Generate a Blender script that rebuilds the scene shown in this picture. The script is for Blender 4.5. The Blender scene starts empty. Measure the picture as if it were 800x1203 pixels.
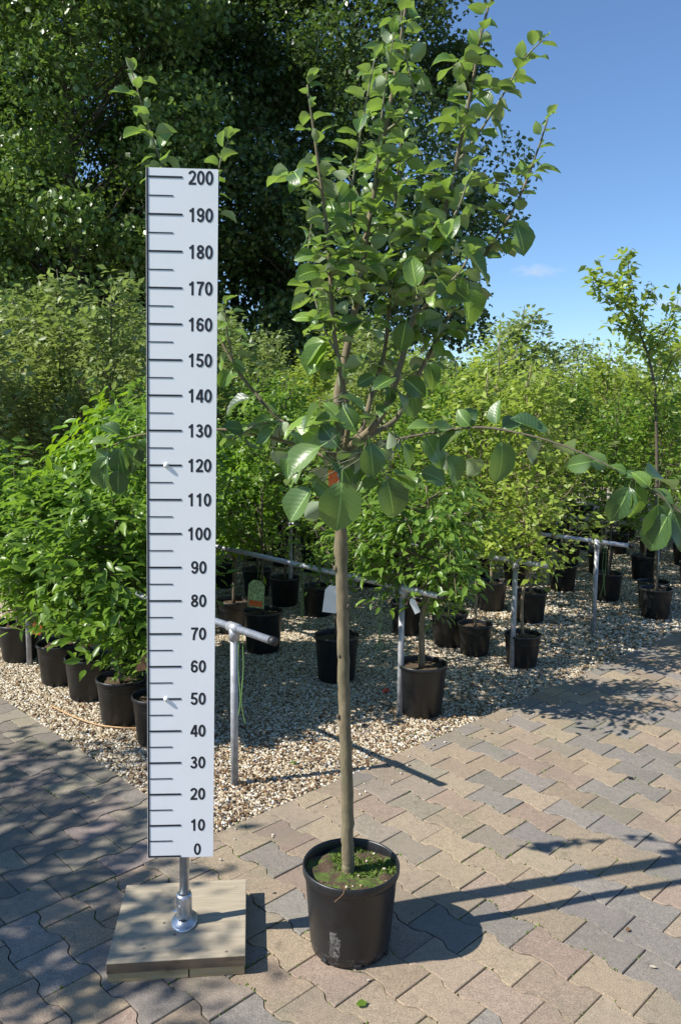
import bpy, bmesh, math, random
import numpy as np
from mathutils import Vector, Matrix

random.seed(7)
rng = np.random.default_rng(7)
scene = bpy.context.scene
col = scene.collection

# ------------------------------------------------------------------ camera
IMG_W, IMG_H = 800.0, 1203.0
FPX, PITCH, ROLL, CAM_H = 949.9, 0.1204, 0.0113, 1.6484
_fw = Vector((0, math.cos(PITCH), -math.sin(PITCH)))
_up = Vector((0, math.sin(PITCH), math.cos(PITCH)))
_rt = Vector((1, 0, 0))
_Rc = math.cos(ROLL) * _rt + math.sin(ROLL) * _up
_Uc = math.cos(ROLL) * _up - math.sin(ROLL) * _rt
cam_data = bpy.data.cameras.new('camera')
cam_data.sensor_fit = 'VERTICAL'
cam_data.sensor_height = 36.0
cam_data.sensor_width = 36.0
cam_data.lens = 36.0 * FPX / IMG_H
cam_data.clip_start = 0.05
cam_data.clip_end = 3000.0
cam = bpy.data.objects.new('camera', cam_data)
col.objects.link(cam)
M = Matrix((( _Rc.x, _Uc.x, -_fw.x, 0), (_Rc.y, _Uc.y, -_fw.y, 0), (_Rc.z, _Uc.z, -_fw.z, CAM_H), (0, 0, 0, 1)))
cam.matrix_world = M
scene.camera = cam

# ------------------------------------------------------------------ sky, sun, exposure
SUN_AZ, SUN_EL = math.radians(16.5), math.radians(43.0)      # azimuth of the shadows, height of the sun
SUN_DIR = Vector((math.cos(SUN_AZ) * math.cos(SUN_EL), math.sin(SUN_AZ) * math.cos(SUN_EL), -math.sin(SUN_EL)))
world = bpy.data.worlds.new('World')
scene.world = world
world.use_nodes = True
wn, wl = world.node_tree.nodes, world.node_tree.links
bg = wn['Background']
sky = wn.new('ShaderNodeTexSky')
sky.sky_type = 'NISHITA'
sky.sun_disc = False
sky.sun_elevation = SUN_EL
sky.sun_rotation = math.radians(253.5)
sky.altitude = 0
sky.air_density = 1.0
sky.dust_density = 0.0
sky.ozone_density = 7.0
wl.new(sky.outputs[0], bg.inputs[0])
bg.inputs[1].default_value = 0.106
sun_data = bpy.data.lights.new('sun', 'SUN')
sun_data.energy = 5.0
sun_data.angle = math.radians(0.53)
sun_data.color = (1.0, 0.955, 0.88)
sun = bpy.data.objects.new('sun', sun_data)
col.objects.link(sun)
sun.rotation_euler = SUN_DIR.to_track_quat('-Z', 'Y').to_euler()
sun.location = (-6, -2, 8)
scene.view_settings.view_transform = 'Standard'
scene.view_settings.look = 'None'
scene.view_settings.exposure = 0.70
scene.view_settings.gamma = 1.0
scene.view_settings.use_curve_mapping = False
scene.render.engine = 'CYCLES'
scene.cycles.max_bounces = 6
scene.cycles.transparent_max_bounces = 6

# ------------------------------------------------------------------ helpers
def at(x, y, Y):
    """Point at depth Y (metres north of the camera) seen at photo pixel x, y."""
    u, v = x - IMG_W / 2, y - IMG_H / 2
    d = FPX * _fw + u * _Rc - v * _Uc
    t = Y / d.y
    return Vector((d.x * t, Y, CAM_H + d.z * t))

def link(o, parent=None):
    col.objects.link(o)
    if parent is not None:
        o.parent = parent
    return o

def tag(o, label=None, cat=None, group=None, kind=None):
    if label: o['label'] = label
    if cat: o['category'] = cat
    if group: o['group'] = group
    if kind: o['kind'] = kind
    return o

def empty(name, loc=(0, 0, 0), rz=0.0, s=1.0):
    o = bpy.data.objects.new(name, None)
    o.empty_display_size = 0.1
    o.location = loc
    o.rotation_euler = (0, 0, rz)
    o.scale = (s, s, s)
    col.objects.link(o)
    return o

def np_mesh(name, V, F, smooth=False, uv=None):
    """V (n,3); F list of index tuples or an (m,3)/(m,4) array."""
    me = bpy.data.meshes.new(name)
    V = np.asarray(V, dtype=np.float32)
    if isinstance(F, np.ndarray):
        m, k = F.shape
        me.vertices.add(len(V)); me.vertices.foreach_set('co', V.ravel())
        me.loops.add(m * k); me.loops.foreach_set('vertex_index', F.astype(np.int32).ravel())
        me.polygons.add(m)
        me.polygons.foreach_set('loop_start', np.arange(0, m * k, k, dtype=np.int32))
        me.update(calc_edges=True)
    else:
        me.from_pydata([tuple(v) for v in V], [], F)
    if uv is not None:
        lay = me.uv_layers.new(name='UVMap')
        idx = np.empty(len(me.loops), dtype=np.int32)
        me.loops.foreach_get('vertex_index', idx)
        lay.data.foreach_set('uv', np.asarray(uv, dtype=np.float32)[idx].ravel())
    if smooth:
        me.polygons.foreach_set('use_smooth', np.ones(len(me.polygons), dtype=bool))
    me.update()
    return me

def mobj(name, me, mat, parent=None, loc=None):
    o = bpy.data.objects.new(name, me)
    if mat is not None and len(me.materials) == 0:
        me.materials.append(mat)
    link(o, parent)
    if loc is not None:
        o.location = loc
    return o

class MB:
    """collects geometry for one mesh"""
    def __init__(s):
        s.V = []; s.F = []
    def add(s, V, F):
        b = len(s.V)
        s.V += [tuple(v) for v in V]
        s.F += [tuple(i + b for i in f) for f in F]
    def box(s, c, d, rz=0.0, bev=0.0):
        bm = bmesh.new()
        bmesh.ops.create_cube(bm, size=1.0)
        bmesh.ops.scale(bm, vec=d, verts=bm.verts)
        if bev > 0:
            bmesh.ops.bevel(bm, geom=list(bm.edges), offset=bev, segments=2, affect='EDGES', profile=0.6)
        bmesh.ops.rotate(bm, cent=(0, 0, 0), matrix=Matrix.Rotation(rz, 3, 'Z'), verts=bm.verts)
        bmesh.ops.translate(bm, vec=c, verts=bm.verts)
        bm.verts.ensure_lookup_table()
        s.add([v.co[:] for v in bm.verts], [[v.index for v in f.verts] for f in bm.faces])
        bm.free()
    def tube(s, pts, rad, n=8, cap=True):
        pts = [Vector(p) for p in pts]
        rad = [float(x) for x in rad] if hasattr(rad, '__len__') else [float(rad)] * len(pts)
        ref = Vector((0, 0, 1)) if abs((pts[-1] - pts[0]).normalized().z) < .9 else Vector((1, 0, 0))
        rings = []
        for i, p in enumerate(pts):
            t = (pts[min(i + 1, len(pts) - 1)] - pts[max(i - 1, 0)]).normalized()
            a = t.cross(ref)
            if a.length < 1e-5: a = t.orthogonal()
            a.normalize(); b = t.cross(a)
            rings.append([p + rad[i] * (math.cos(2 * math.pi * k / n) * a + math.sin(2 * math.pi * k / n) * b) for k in range(n)])
        V = [v for r in rings for v in r]
        F = []
        for i in range(len(pts) - 1):
            for k in range(n):
                F.append((i * n + k, i * n + (k + 1) % n, (i + 1) * n + (k + 1) % n, (i + 1) * n + k))
        if cap:
            F.append(tuple(range(n))[::-1]); F.append(tuple((len(pts) - 1) * n + k for k in range(n)))
        s.add(V, F)
    def lathe(s, prof, n=32, c=(0, 0, 0), close_top=False, close_bot=False):
        V = []; F = []
        for r, z in prof:
            for k in range(n):
                a = 2 * math.pi * k / n
                V.append((c[0] + r * math.cos(a), c[1] + r * math.sin(a), c[2] + z))
        for i in range(len(prof) - 1):
            for k in range(n):
                F.append((i * n + k, i * n + (k + 1) % n, (i + 1) * n + (k + 1) % n, (i + 1) * n + k))
        if close_bot: F.append(tuple(range(n))[::-1])
        if close_top: F.append(tuple((len(prof) - 1) * n + k for k in range(n)))
        s.add(V, F)
    def build(s, name, mat, parent=None, smooth=False, loc=None):
        me = np_mesh(name, s.V, s.F, smooth)
        return mobj(name, me, mat, parent, loc)
    def mesh(s, name, mat, smooth=False):
        me = np_mesh(name, s.V, s.F, smooth)
        me.materials.append(mat)
        return me

def copy_tree(o, parent=None):
    c = o.copy(); col.objects.link(c); c.parent = parent
    for ch in o.children: copy_tree(ch, c)
    return c

def smooth_path(pts, n=6):
    """Catmull-Rom through pts (Vectors)."""
    P = [Vector(p) for p in pts]
    P = [2 * P[0] - P[1]] + P + [2 * P[-1] - P[-2]]
    out = []
    for i in range(1, len(P) - 2):
        for k in range(n):
            t = k / n
            a, b, c, d = P[i - 1], P[i], P[i + 1], P[i + 2]
            out.append(0.5 * ((2 * b) + (c - a) * t + (2 * a - 5 * b + 4 * c - d) * t * t + (3 * b - a - 3 * c + d) * t ** 3))
    out.append(P[-2].copy())
    return out

# ------------------------------------------------------------------ materials
class NT:
    def __init__(s, name):
        s.mat = bpy.data.materials.new(name); s.mat.use_nodes = True
        s.n = s.mat.node_tree.nodes; s.l = s.mat.node_tree.links
        s.bsdf = s.n['Principled BSDF']; s.out = s.n['Material Output']
    def new(s, t, **kw):
        x = s.n.new(t)
        for k, v in kw.items(): setattr(x, k, v)
        return x
    def link(s, a, b): s.l.new(a, b)
    def val(s, x, sock):
        if isinstance(x, (int, float, tuple, list)): sock.default_value = x
        else: s.l.new(x, sock)
    def noise(s, scale, detail=4, rough=.6, vec=None):
        x = s.new('ShaderNodeTexNoise'); x.inputs['Scale'].default_value = scale
        x.inputs['Detail'].default_value = detail; x.inputs['Roughness'].default_value = rough
        if vec is not None: s.link(vec, x.inputs['Vector'])
        return x
    def ramp(s, fac, stops, interp='LINEAR'):
        x = s.new('ShaderNodeValToRGB'); x.color_ramp.interpolation = interp
        while len(x.color_ramp.elements) < len(stops): x.color_ramp.elements.new(0.5)
        for e, (p, c) in zip(x.color_ramp.elements, stops):
            e.position = p; e.color = tuple(c) + (1,) if len(c) == 3 else c
        s.link(fac, x.inputs[0]); return x.outputs[0]
    def mix(s, fac, a, b, mode='MIX'):
        x = s.new('ShaderNodeMix', data_type='RGBA', blend_type=mode)
        s.val(fac, x.inputs[0])
        for v, k in ((a, 6), (b, 7)):
            if isinstance(v, tuple): x.inputs[k].default_value = tuple(v) + (1,) if len(v) == 3 else v
            else: s.link(v, x.inputs[k])
        return x.outputs[2]
    def math(s, op, a, b=0.0, c=0.0):
        x = s.new('ShaderNodeMath', operation=op)
        s.val(a, x.inputs[0]); s.val(b, x.inputs[1]); s.val(c, x.inputs[2])
        return x.outputs[0]
    def bump(s, h, strength=.3, dist=.01):
        x = s.new('ShaderNodeBump'); x.inputs['Strength'].default_value = strength; x.inputs['Distance'].default_value = dist
        s.link(h, x.inputs['Height']); s.link(x.outputs[0], s.bsdf.inputs['Normal']); return x
    def color(s, c): s.val(c if not (isinstance(c, tuple) and len(c) == 3) else c + (1,), s.bsdf.inputs['Base Color'])
    def pos(s): return s.new('ShaderNodeNewGeometry').outputs['Position']
    def obj(s): return s.new('ShaderNodeTexCoord').outputs['Object']

def mat_plain(name, c, rough=.5, metal=0.0, var=.25, scale=30, bump=.1, bdist=.002):
    t = NT(name)
    n = t.noise(scale, 5, .65, t.obj())
    lo = tuple(x * (1 - var) for x in c); hi = tuple(min(1, x * (1 + var)) for x in c)
    t.color(t.ramp(n.outputs[0], [(.3, lo), (.7, hi)]))
    t.bsdf.inputs['Roughness'].default_value = rough; t.bsdf.inputs['Metallic'].default_value = metal
    if bump: t.bump(n.outputs[0], bump, bdist)
    return t.mat

def mat_leaf(name, cols, under, trans, rough=.45, tfac=.35, island=True, veins=False, spec=.4):
    """two-sided leaf: cols = ramp of upper-side colours over leaf-to-leaf variation"""
    t = NT(name)
    g = t.new('ShaderNodeNewGeometry')
    if island: r = g.outputs['Random Per Island']
    else: r = t.new('ShaderNodeObjectInfo').outputs['Random']
    k = len(cols)
    top = t.ramp(r, [(i / max(1, k - 1), c) for i, c in enumerate(cols)])
    nz = t.noise(60, 3, .6, t.obj())
    top = t.mix(.5, top, t.ramp(nz.outputs[0], [(.3, (.75,) * 3), (.7, (1.2,) * 3)]), 'MULTIPLY')
    if veins:
        vo = t.new('ShaderNodeTexVoronoi'); vo.inputs['Scale'].default_value = 7; t.link(t.obj(), vo.inputs['Vector'])
        sc = t.new('ShaderNodeSeparateColor'); t.link(vo.outputs['Color'], sc.inputs[0])
        spot = t.math('MULTIPLY', t.math('LESS_THAN', vo.outputs['Distance'], .18), t.math('GREATER_THAN', sc.outputs[0], .86))
        top = t.mix(t.math('MULTIPLY', spot, .6), top, (.16, .10, .04))
        uv = t.new('ShaderNodeUVMap').outputs[0]
        sp = t.new('ShaderNodeSeparateXYZ'); t.link(uv, sp.inputs[0])
        av = t.math('ABSOLUTE', t.math('SUBTRACT', sp.outputs[0], .5))
        mid = t.math('LESS_THAN', av, .022)
        ph = t.math('SUBTRACT', sp.outputs[1], t.math('MULTIPLY', av, .55))
        sv = t.math('SINE', t.math('MULTIPLY', ph, 2 * math.pi * 8))
        sv = t.math('GREATER_THAN', sv, .90)
        vein = t.math('MAXIMUM', t.math('MULTIPLY', mid, .8), t.math('MULTIPLY', sv, .12))
        top = t.mix(vein, top, tuple(min(1, x * 2.0 + .02) for x in cols[-1]))
        und = t.mix(vein, under, tuple(min(1, x * 1.35) for x in under))
        b = t.bump(t.math('ADD', t.math('MULTIPLY', t.math('SINE', t.math('MULTIPLY', ph, 2 * math.pi * 8)), -.5), t.math('MULTIPLY', nz.outputs[0], 1.2)), .22, .0010)
    else:
        und = under
    c = t.mix(g.outputs['Backfacing'], top, und)
    t.color(c)
    t.bsdf.inputs['Roughness'].default_value = rough
    t.bsdf.inputs['Specular IOR Level'].default_value = spec
    tr = t.new('ShaderNodeBsdfTranslucent')
    tc = t.mix(.6, trans, top, 'MIX') if not isinstance(trans, tuple) else t.mix(.25, trans, top)
    t.link(tc, tr.inputs[0])
    ms = t.new('ShaderNodeMixShader'); ms.inputs[0].default_value = tfac
    t.link(t.bsdf.outputs[0], ms.inputs[1]); t.link(tr.outputs[0], ms.inputs[2])
    t.link(ms.outputs[0], t.out.inputs[0])
    return t.mat

def mat_paver(name, source):
    t = NT(name)
    if source == 'object': base = t.new('ShaderNodeObjectInfo').outputs['Color']
    else:
        a = t.new('ShaderNodeAttribute'); a.attribute_name = 'tint'; base = a.outputs['Color']
    p = t.pos()
    fine = t.noise(260, 4, .75, p); mid = t.noise(38, 5, .65, p); big = t.noise(2.2, 4, .6, p)
    c = t.mix(.85, base, t.ramp(fine.outputs[0], [(.32, (.45,) * 3), (.5, (1.0,) * 3), (.66, (1.6,) * 3)]), 'MULTIPLY')
    c = t.mix(.6, c, t.ramp(mid.outputs[0], [(.28, (.72, .72, .72)), (.5, (1,) * 3), (.75, (1.18, 1.16, 1.12))]), 'MULTIPLY')
    c = t.mix(t.ramp(big.outputs[0], [(.48, (0,) * 3), (.72, (.38,) * 3)]), c, (.12, .115, .10))
    # white specks and dark stains
    sp = t.new('ShaderNodeTexVoronoi'); sp.inputs['Scale'].default_value = 150; t.link(p, sp.inputs['Vector'])
    c = t.mix(t.ramp(sp.outputs['Distance'], [(.07, (.55,) * 3), (.12, (0,) * 3)]), c, (.62, .60, .55))
    st = t.noise(13, 5, .7, p)
    c = t.mix(t.ramp(st.outputs[0], [(.60, (0,) * 3), (.72, (.6,) * 3)]), c, (.10, .09, .065))
    sm = t.noise(4.5, 5, .7, p)
    c = t.mix(t.ramp(sm.outputs[0], [(.55, (0,) * 3), (.72, (.35,) * 3)]), c, (.17, .18, .10))
    t.color(c); t.bsdf.inputs['Roughness'].default_value = .9; t.bsdf.inputs['Specular IOR Level'].default_value = .25
    t.bump(t.math('ADD', fine.outputs[0], t.math('MULTIPLY', mid.outputs[0], 1.5)), .5, .0022)
    return t.mat

def mat_bed():
    t = NT('joint_sand_and_moss')
    p = t.pos()
    n = t.noise(6, 5, .65, p); f = t.noise(140, 3, .7, p)
    c = t.ramp(n.outputs[0], [(.36, (.060, .052, .040)), (.47, (.075, .085, .028)), (.56, (.07, .125, .018)), (.75, (.10, .15, .03))])
    c = t.mix(.7, c, t.ramp(f.outputs[0], [(.3, (.5,) * 3), (.7, (1.5,) * 3)]), 'MULTIPLY')
    t.color(c); t.bsdf.inputs['Roughness'].default_value = 1; t.bump(f.outputs[0], .8, .004)
    return t.mat

def mat_gravel_base():
    t = NT('gravel_base')
    p = t.pos()
    v = t.new('ShaderNodeTexVoronoi'); v.inputs['Scale'].default_value = 75; t.link(p, v.inputs['Vector'])
    sp = t.new('ShaderNodeSeparateColor'); t.link(v.outputs['Color'], sp.inputs[0])
    c = t.ramp(sp.outputs[0], [(0, (.16, .13, .09)), (.4, (.30, .25, .18)), (.75, (.42, .37, .28)), (1, (.55, .51, .43))])
    n = t.noise(1.6, 4, .6, p)
    c = t.mix(t.ramp(n.outputs[0], [(.5, (0,) * 3), (.7, (.5,) * 3)]), c, (.09, .06, .035))
    t.color(c); t.bsdf.inputs['Roughness'].default_value = .9
    t.bump(v.outputs['Distance'], -.9, .012) if False else t.bump(t.math('SUBTRACT', 1.0, v.outputs['Distance']), .9, .012)
    return t.mat

def mat_stone():
    t = NT('gravel_stone')
    r = t.new('ShaderNodeObjectInfo').outputs['Random']
    c = t.ramp(r, [(0, (.09, .065, .04)), (.14, (.26, .175, .095)), (.3, (.40, .305, .18)), (.55, (.51, .425, .29)), (.8, (.62, .55, .43)), (1, (.75, .72, .64))])
    n = t.noise(90, 3, .6, t.obj())
    c = t.mix(.5, c, t.ramp(n.outputs[0], [(.3, (.56,) * 3), (.7, (1.05,) * 3)]), 'MULTIPLY')
    t.color(c); t.bsdf.inputs['Roughness'].default_value = .75
    return t.mat

def mat_bark(name, a, b, scale=60, bump=.6):
    t = NT(name)
    mp = t.new('ShaderNodeMapping'); mp.inputs['Scale'].default_value = (1, 1, .25)
    t.link(t.obj(), mp.inputs[0])
    n = t.noise(scale, 6, .7, mp.outputs[0]); n2 = t.noise(9, 4, .6, t.obj())
    c = t.ramp(n.outputs[0], [(.3, a), (.7, b)])
    c = t.mix(t.ramp(n2.outputs[0], [(.45, (0,) * 3), (.65, (.55,) * 3)]), c, (.095, .10, .05))
    t.color(c); t.bsdf.inputs['Roughness'].default_value = .85; t.bump(n.outputs[0], bump, .004)
    return t.mat

def mat_pot():
    t = NT('black_plastic_pot')
    n = t.noise(14, 5, .7, t.obj()); f = t.noise(120, 3, .6, t.obj())
    c = t.ramp(n.outputs[0], [(.35, (.008, .0085, .010)), (.60, (.016, .017, .018)), (.76, (.045, .043, .038))])
    t.color(c)
    t.link(t.ramp(n.outputs[0], [(.3, (.30,) * 3), (.7, (.55,) * 3)]), t.bsdf.inputs['Roughness'])
    t.bump(f.outputs[0], .08, .001)
    return t.mat

def mat_show_pot():
    """the big pot in front: scuffs and a chalky water stain low on its side"""
    t = NT('scuffed_black_plastic')
    o = t.obj(); n = t.noise(14, 5, .7, o); f = t.noise(120, 3, .6, o)
    c = t.ramp(n.outputs[0], [(.35, (.009, .0095, .011)), (.62, (.016, .017, .019)), (.82, (.034, .035, .036))])
    sx = t.new('ShaderNodeSeparateXYZ'); t.link(o, sx.inputs[0])
    # chalk streak: around x -0.052, z 0.045..0.12 ; chalk line near the foot
    wob = t.noise(26, 4, .7, o)
    dx = t.math('ABSOLUTE', t.math('ADD', t.math('ADD', sx.outputs[0], .050), t.math('MULTIPLY', t.math('SUBTRACT', wob.outputs[0], .5), .05)))
    dz = t.math('ABSOLUTE', t.math('SUBTRACT', sx.outputs[2], .078))
    m = t.math('MULTIPLY', t.math('LESS_THAN', dx, .014), t.math('LESS_THAN', dz, .042))
    m = t.math('MULTIPLY', m, t.math('LESS_THAN', sx.outputs[1], 0))
    s2 = t.noise(95, 4, .75, o)
    m = t.math('MULTIPLY', m, t.ramp(s2.outputs[0], [(.42, (0,) * 3), (.62, (.55,) * 3)]))
    low = t.math('MULTIPLY', t.math('LESS_THAN', sx.outputs[2], .035), t.ramp(s2.outputs[0], [(.5, (0,) * 3), (.7, (.35,) * 3)]))
    c = t.mix(t.math('MAXIMUM', m, low), c, (.32, .31, .29))
    t.color(c)
    t.link(t.ramp(n.outputs[0], [(.3, (.28,) * 3), (.7, (.5,) * 3)]), t.bsdf.inputs['Roughness'])
    t.bump(f.outputs[0], .10, .001)
    return t.mat

def mat_soil(moss):
    t = NT('mossy_soil' if moss else 'potting_soil')
    o = t.obj(); n = t.noise(22, 5, .7, o); f = t.noise(190, 4, .7, o)
    c = t.ramp(f.outputs[0], [(.3, (.035, .022, .012)), (.55, (.10, .066, .038)), (.75, (.20, .15, .10))])
    if moss:
        g = t.ramp(f.outputs[0], [(.3, (.035, .06, .010)), (.7, (.15, .22, .035))])
        c = t.mix(t.ramp(n.outputs[0], [(.46, (0,) * 3), (.54, (1,) * 3)]), c, g)
    t.color(c); t.bsdf.inputs['Roughness'].default_value = 1
    t.bump(f.outputs[0], 1.0, .006)
    return t.mat

def mat_wood(name, a, b):
    t = NT(name)
    o = t.obj()
    mp = t.new('ShaderNodeMapping'); mp.inputs['Scale'].default_value = (2.5, 30, 14); t.link(o, mp.inputs[0])
    n = t.noise(3, 6, .65, mp.outputs[0]); st = t.noise(9, 4, .7, o)
    c = t.ramp(n.outputs[0], [(.3, a), (.7, b)])
    c = t.mix(t.ramp(st.outputs[0], [(.60, (0,) * 3), (.72, (.55,) * 3)]), c, tuple(x * .45 for x in a))
    k = t.new('ShaderNodeTexVoronoi'); k.inputs['Scale'].default_value = 16; t.link(o, k.inputs['Vector'])
    c = t.mix(t.ramp(k.outputs['Distance'], [(.05, (.8,) * 3), (.10, (0,) * 3)]), c, (.04, .03, .02))
    t.color(c); t.bsdf.inputs['Roughness'].default_value = .8; t.bump(n.outputs[0], .3, .002)
    return t.mat

MAT = {}
MAT['paver'] = mat_paver('concrete_paver', 'object')
MAT['paver_far'] = mat_paver('concrete_paver_field', 'attr')
MAT['bed'] = mat_bed()
MAT['gbase'] = mat_gravel_base()
MAT['stone'] = mat_stone()
MAT['pot'] = mat_pot()
MAT['showpot'] = mat_show_pot()
MAT['moss'] = mat_soil(True)
MAT['soil'] = mat_soil(False)
MAT['bark'] = mat_bark('apple_bark', (.095, .074, .043), (.23, .182, .108))
MAT['shoot'] = mat_bark('young_shoot', (.12, .12, .07), (.27, .26, .17))
MAT['bark2'] = mat_bark('nursery_bark', (.055, .042, .030), (.15, .12, .085))
MAT['bark3'] = mat_bark('pale_stem', (.16, .12, .07), (.33, .26, .16))
MAT['galv'] = mat_plain('galvanised_pipe', (.42, .43, .45), .42, .45, .22, 35, .1)
MAT['galv_dull'] = mat_plain('weathered_pipe', (.33, .335, .345), .6, .35, .3, 25, .1)
MAT['zinc'] = mat_plain('bright_zinc', (.50, .52, .55), .38, .9, .2, 50, .05)
t = NT('white_board')
_o = t.obj(); _n = t.noise(3.5, 5, .7, _o); _f = t.noise(45, 5, .75, _o)
_c = t.mix(t.ramp(_n.outputs[0], [(.45, (0,) * 3), (.75, (.22,) * 3)]), (.86, .865, .87), (.66, .66, .64))
_c = t.mix(t.ramp(_f.outputs[0], [(.66, (0,) * 3), (.74, (.30,) * 3)]), _c, (.55, .53, .50))
t.color(_c); t.link(t.ramp(_n.outputs[0], [(.3, (.28,) * 3), (.7, (.5,) * 3)]), t.bsdf.inputs['Roughness'])
MAT['board'] = t.mat
MAT['ink'] = mat_plain('black_print', (.012, .013, .018), .5, 0, .1, 30, 0)
MAT['plastic_cap'] = mat_plain('dark_cap', (.02, .02, .022), .5, 0, .2, 30, 0)
MAT['ply'] = mat_wood('plywood_top', (.29, .24, .165), (.40, .34, .245))
MAT['plank'] = mat_wood('pine_plank', (.30, .21, .10), (.44, .33, .18))
MAT['edge'] = mat_wood('plywood_edge', (.08, .055, .035), (.17, .12, .075))
MAT['apple_leaf'] = mat_leaf('apple_leaf', [(.026, .064, .026), (.044, .098, .032), (.080, .150, .042), (.14, .23, .055)], (.30, .36, .24), (.24, .40, .05), .38, .26, island=False, veins=True, spec=.7)
MAT['apple_young_lit'] = mat_leaf('young_lit_apple_leaf', [(.036, .082, .026), (.070, .142, .034), (.135, .235, .044), (.235, .36, .058)], (.31, .37, .22), (.34, .53, .05), .36, .36, island=False, veins=True, spec=.7)  # upper, younger leaves; sunlit glow of the crown top painted in as lighter colour
MAT['apple_leaf_m'] = mat_leaf('apple_leaf_small', [(.034, .080, .026), (.065, .132, .034), (.125, .220, .044), (.22, .34, .057)], (.31, .37, .22), (.32, .50, .05), .38, .34, island=True, veins=True, spec=.7)
MAT['shrub_leaf'] = mat_leaf('glossy_shrub_leaf', [(.070, .140, .022), (.125, .220, .030), (.19, .30, .042)], (.17, .26, .08), (.28, .48, .04), .36, .40)
MAT['lime_leaf'] = mat_leaf('lime_leaf', [(.12, .24, .016), (.19, .34, .022)], (.21, .32, .05), (.36, .56, .02), .4, .42)
MAT['pale_leaf'] = mat_leaf('pale_leaf', [(.135, .185, .045), (.215, .275, .072), (.31, .365, .13)], (.33, .38, .21), (.32, .44, .08), .45, .38)
MAT['yellow_leaf'] = mat_leaf('yellow_green_leaf', [(.15, .22, .028), (.25, .335, .046), (.36, .44, .090)], (.36, .42, .16), (.44, .58, .06), .40, .44)
MAT['dark_leaf'] = mat_leaf('dark_tree_leaf', [(.065, .115, .025), (.115, .190, .038), (.20, .295, .064)], (.19, .25, .11), (.20, .34, .03), .36, .32)
MAT['dark_leaf2'] = mat_leaf('darker_tree_leaf', [(.034, .068, .019), (.060, .108, .027), (.105, .170, .042)], (.12, .16, .07), (.12, .22, .02), .36, .30)
MAT['tag_white'] = mat_plain('white_tag', (.78, .78, .76), .5, 0, .04, 10, 0)
MAT['tag_orange'] = mat_plain('orange_tag', (.75, .16, .04), .5, 0, .25, 40, 0)
MAT['tag_red'] = mat_plain('red_tag', (.62, .05, .04), .5, 0, .2, 40, 0)
MAT['tag_blue'] = mat_plain('blue_tag', (.05, .28, .45), .5, 0, .2, 40, 0)
MAT['tag_print'] = mat_plain('printed_tag', (.35, .50, .22), .5, 0, .7, 55, 0)
MAT['string'] = mat_plain('green_string', (.16, .30, .08), .8, 0, .2, 80, 0)
MAT['hose'] = mat_plain('tan_hose', (.42, .26, .12), .6, 0, .2, 30, 0)
MAT['dead_leaf'] = mat_plain('brown_dead_leaf', (.16, .08, .035), .8, 0, .4, 60, .3)
MAT['rust'] = mat_plain('brown_plate', (.22, .11, .06), .7, 0, .35, 18, .1)

# ------------------------------------------------------------------ ground, pavement, gravel
def ground_sheet(name, pts, z, mat):
    me = np_mesh(name, [(x, y, z) for x, y in pts], [tuple(range(len(pts)))])
    o = mobj(name, me, mat)
    o['kind'] = 'structure'
    return o

t = NT('far_soil')
_n = t.noise(.8, 5, .65, t.pos())
t.color(t.ramp(_n.outputs[0], [(.35, (.06, .07, .03)), (.65, (.16, .14, .09))])); t.bsdf.inputs['Roughness'].default_value = 1
ground_sheet('ground', [(-900, -900), (900, -900), (900, 900), (-900, 900)], -.05, t.mat)

CORNER = Vector((-.50, 3.0))                  # where the two straight edges of the gravel meet
E1 = Vector((.7071, .7071)); E2 = Vector((-.69, .7238)).normalized()
def q2(a, b): v = CORNER + float(a) * E1 + float(b) * E2; return (v.x, v.y)
grav = ground_sheet('gravel_bed', [q2(0, 0), q2(22, 0), q2(22, 22), q2(0, 22)], -.012, MAT['gbase'])
pave = ground_sheet('pavement', [(-7, -1.5), (9, -1.5), (11, 14.4), q2(15, -.004), q2(-.004, -.004), q2(-.004, 9), (-9, 9)], -.016, MAT['bed'])

# dog-bone interlocking pavers
PL, PW, PA, GAP = .200, .142, .0105, .0018
def bone_outline():
    def c(x):          # +1 at the ends, -1 at the waist
        d = min(x, PL - x)
        return math.cos(math.pi * min(1, max(0, (d - .030) / .040)))
    xs = [GAP, .030, .039, .045, .050, .055, .061, .070, .130, .139, .145, .150, .155, .161, .170, PL - GAP]
    top = [(x - PL / 2, PW / 2 + PA * c(x) - GAP) for x in xs]
    return top + [(x, -y) for x, y in reversed(top)]
def bone_mesh(name, half=0, flat=False):
    o = bone_outline()
    if flat: o = [(x, PW / 2 - GAP if y > 0 else y) for x, y in o]
    if half:           # half stone for the edge
        o = [p for p in o if p[0] <= 0]
        y0 = PW / 2 - PA - GAP
        o = [p for p in o if p[1] > 0] + [(-GAP, PW / 2 - GAP if flat else y0), (-GAP, -y0)] + [p for p in o if p[1] < 0]
        if half < 0: o = [(-x, y) for x, y in reversed(o)]
    n = len(o)
    b = .0020
    cx = sum(p[0] for p in o) / n
    def inset(k):
        return [((x - cx) * (1 - k / .09) + cx, y * (1 - k / .075)) for x, y in o]
    V = [(x, y, -.03) for x, y in o] + [(x, y, -.0022) for x, y in o] + [(x, y, 0) for x, y in inset(b)]
    F = []
    for r in (0, 1):
        for i in range(n):
            F.append((r * n + i, (r + 1) * n + i, (r + 1) * n + (i + 1) % n, r * n + (i + 1) % n))
    F.append(tuple(2 * n + i for i in reversed(range(n))))
    me = np_mesh(name, V, F)
    return me
BONE = bone_mesh('paver'); HALF_P = bone_mesh('paver_half', 1); HALF_N = bone_mesh('paver_half', -1)
FLAT = bone_mesh('paver_cut', 0, True); FLAT_N = bone_mesh('paver_half_cut', -1, True)
KIND = {0: BONE, 1: HALF_P, -1: HALF_N, 2: FLAT, -2: FLAT_N}
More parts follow.
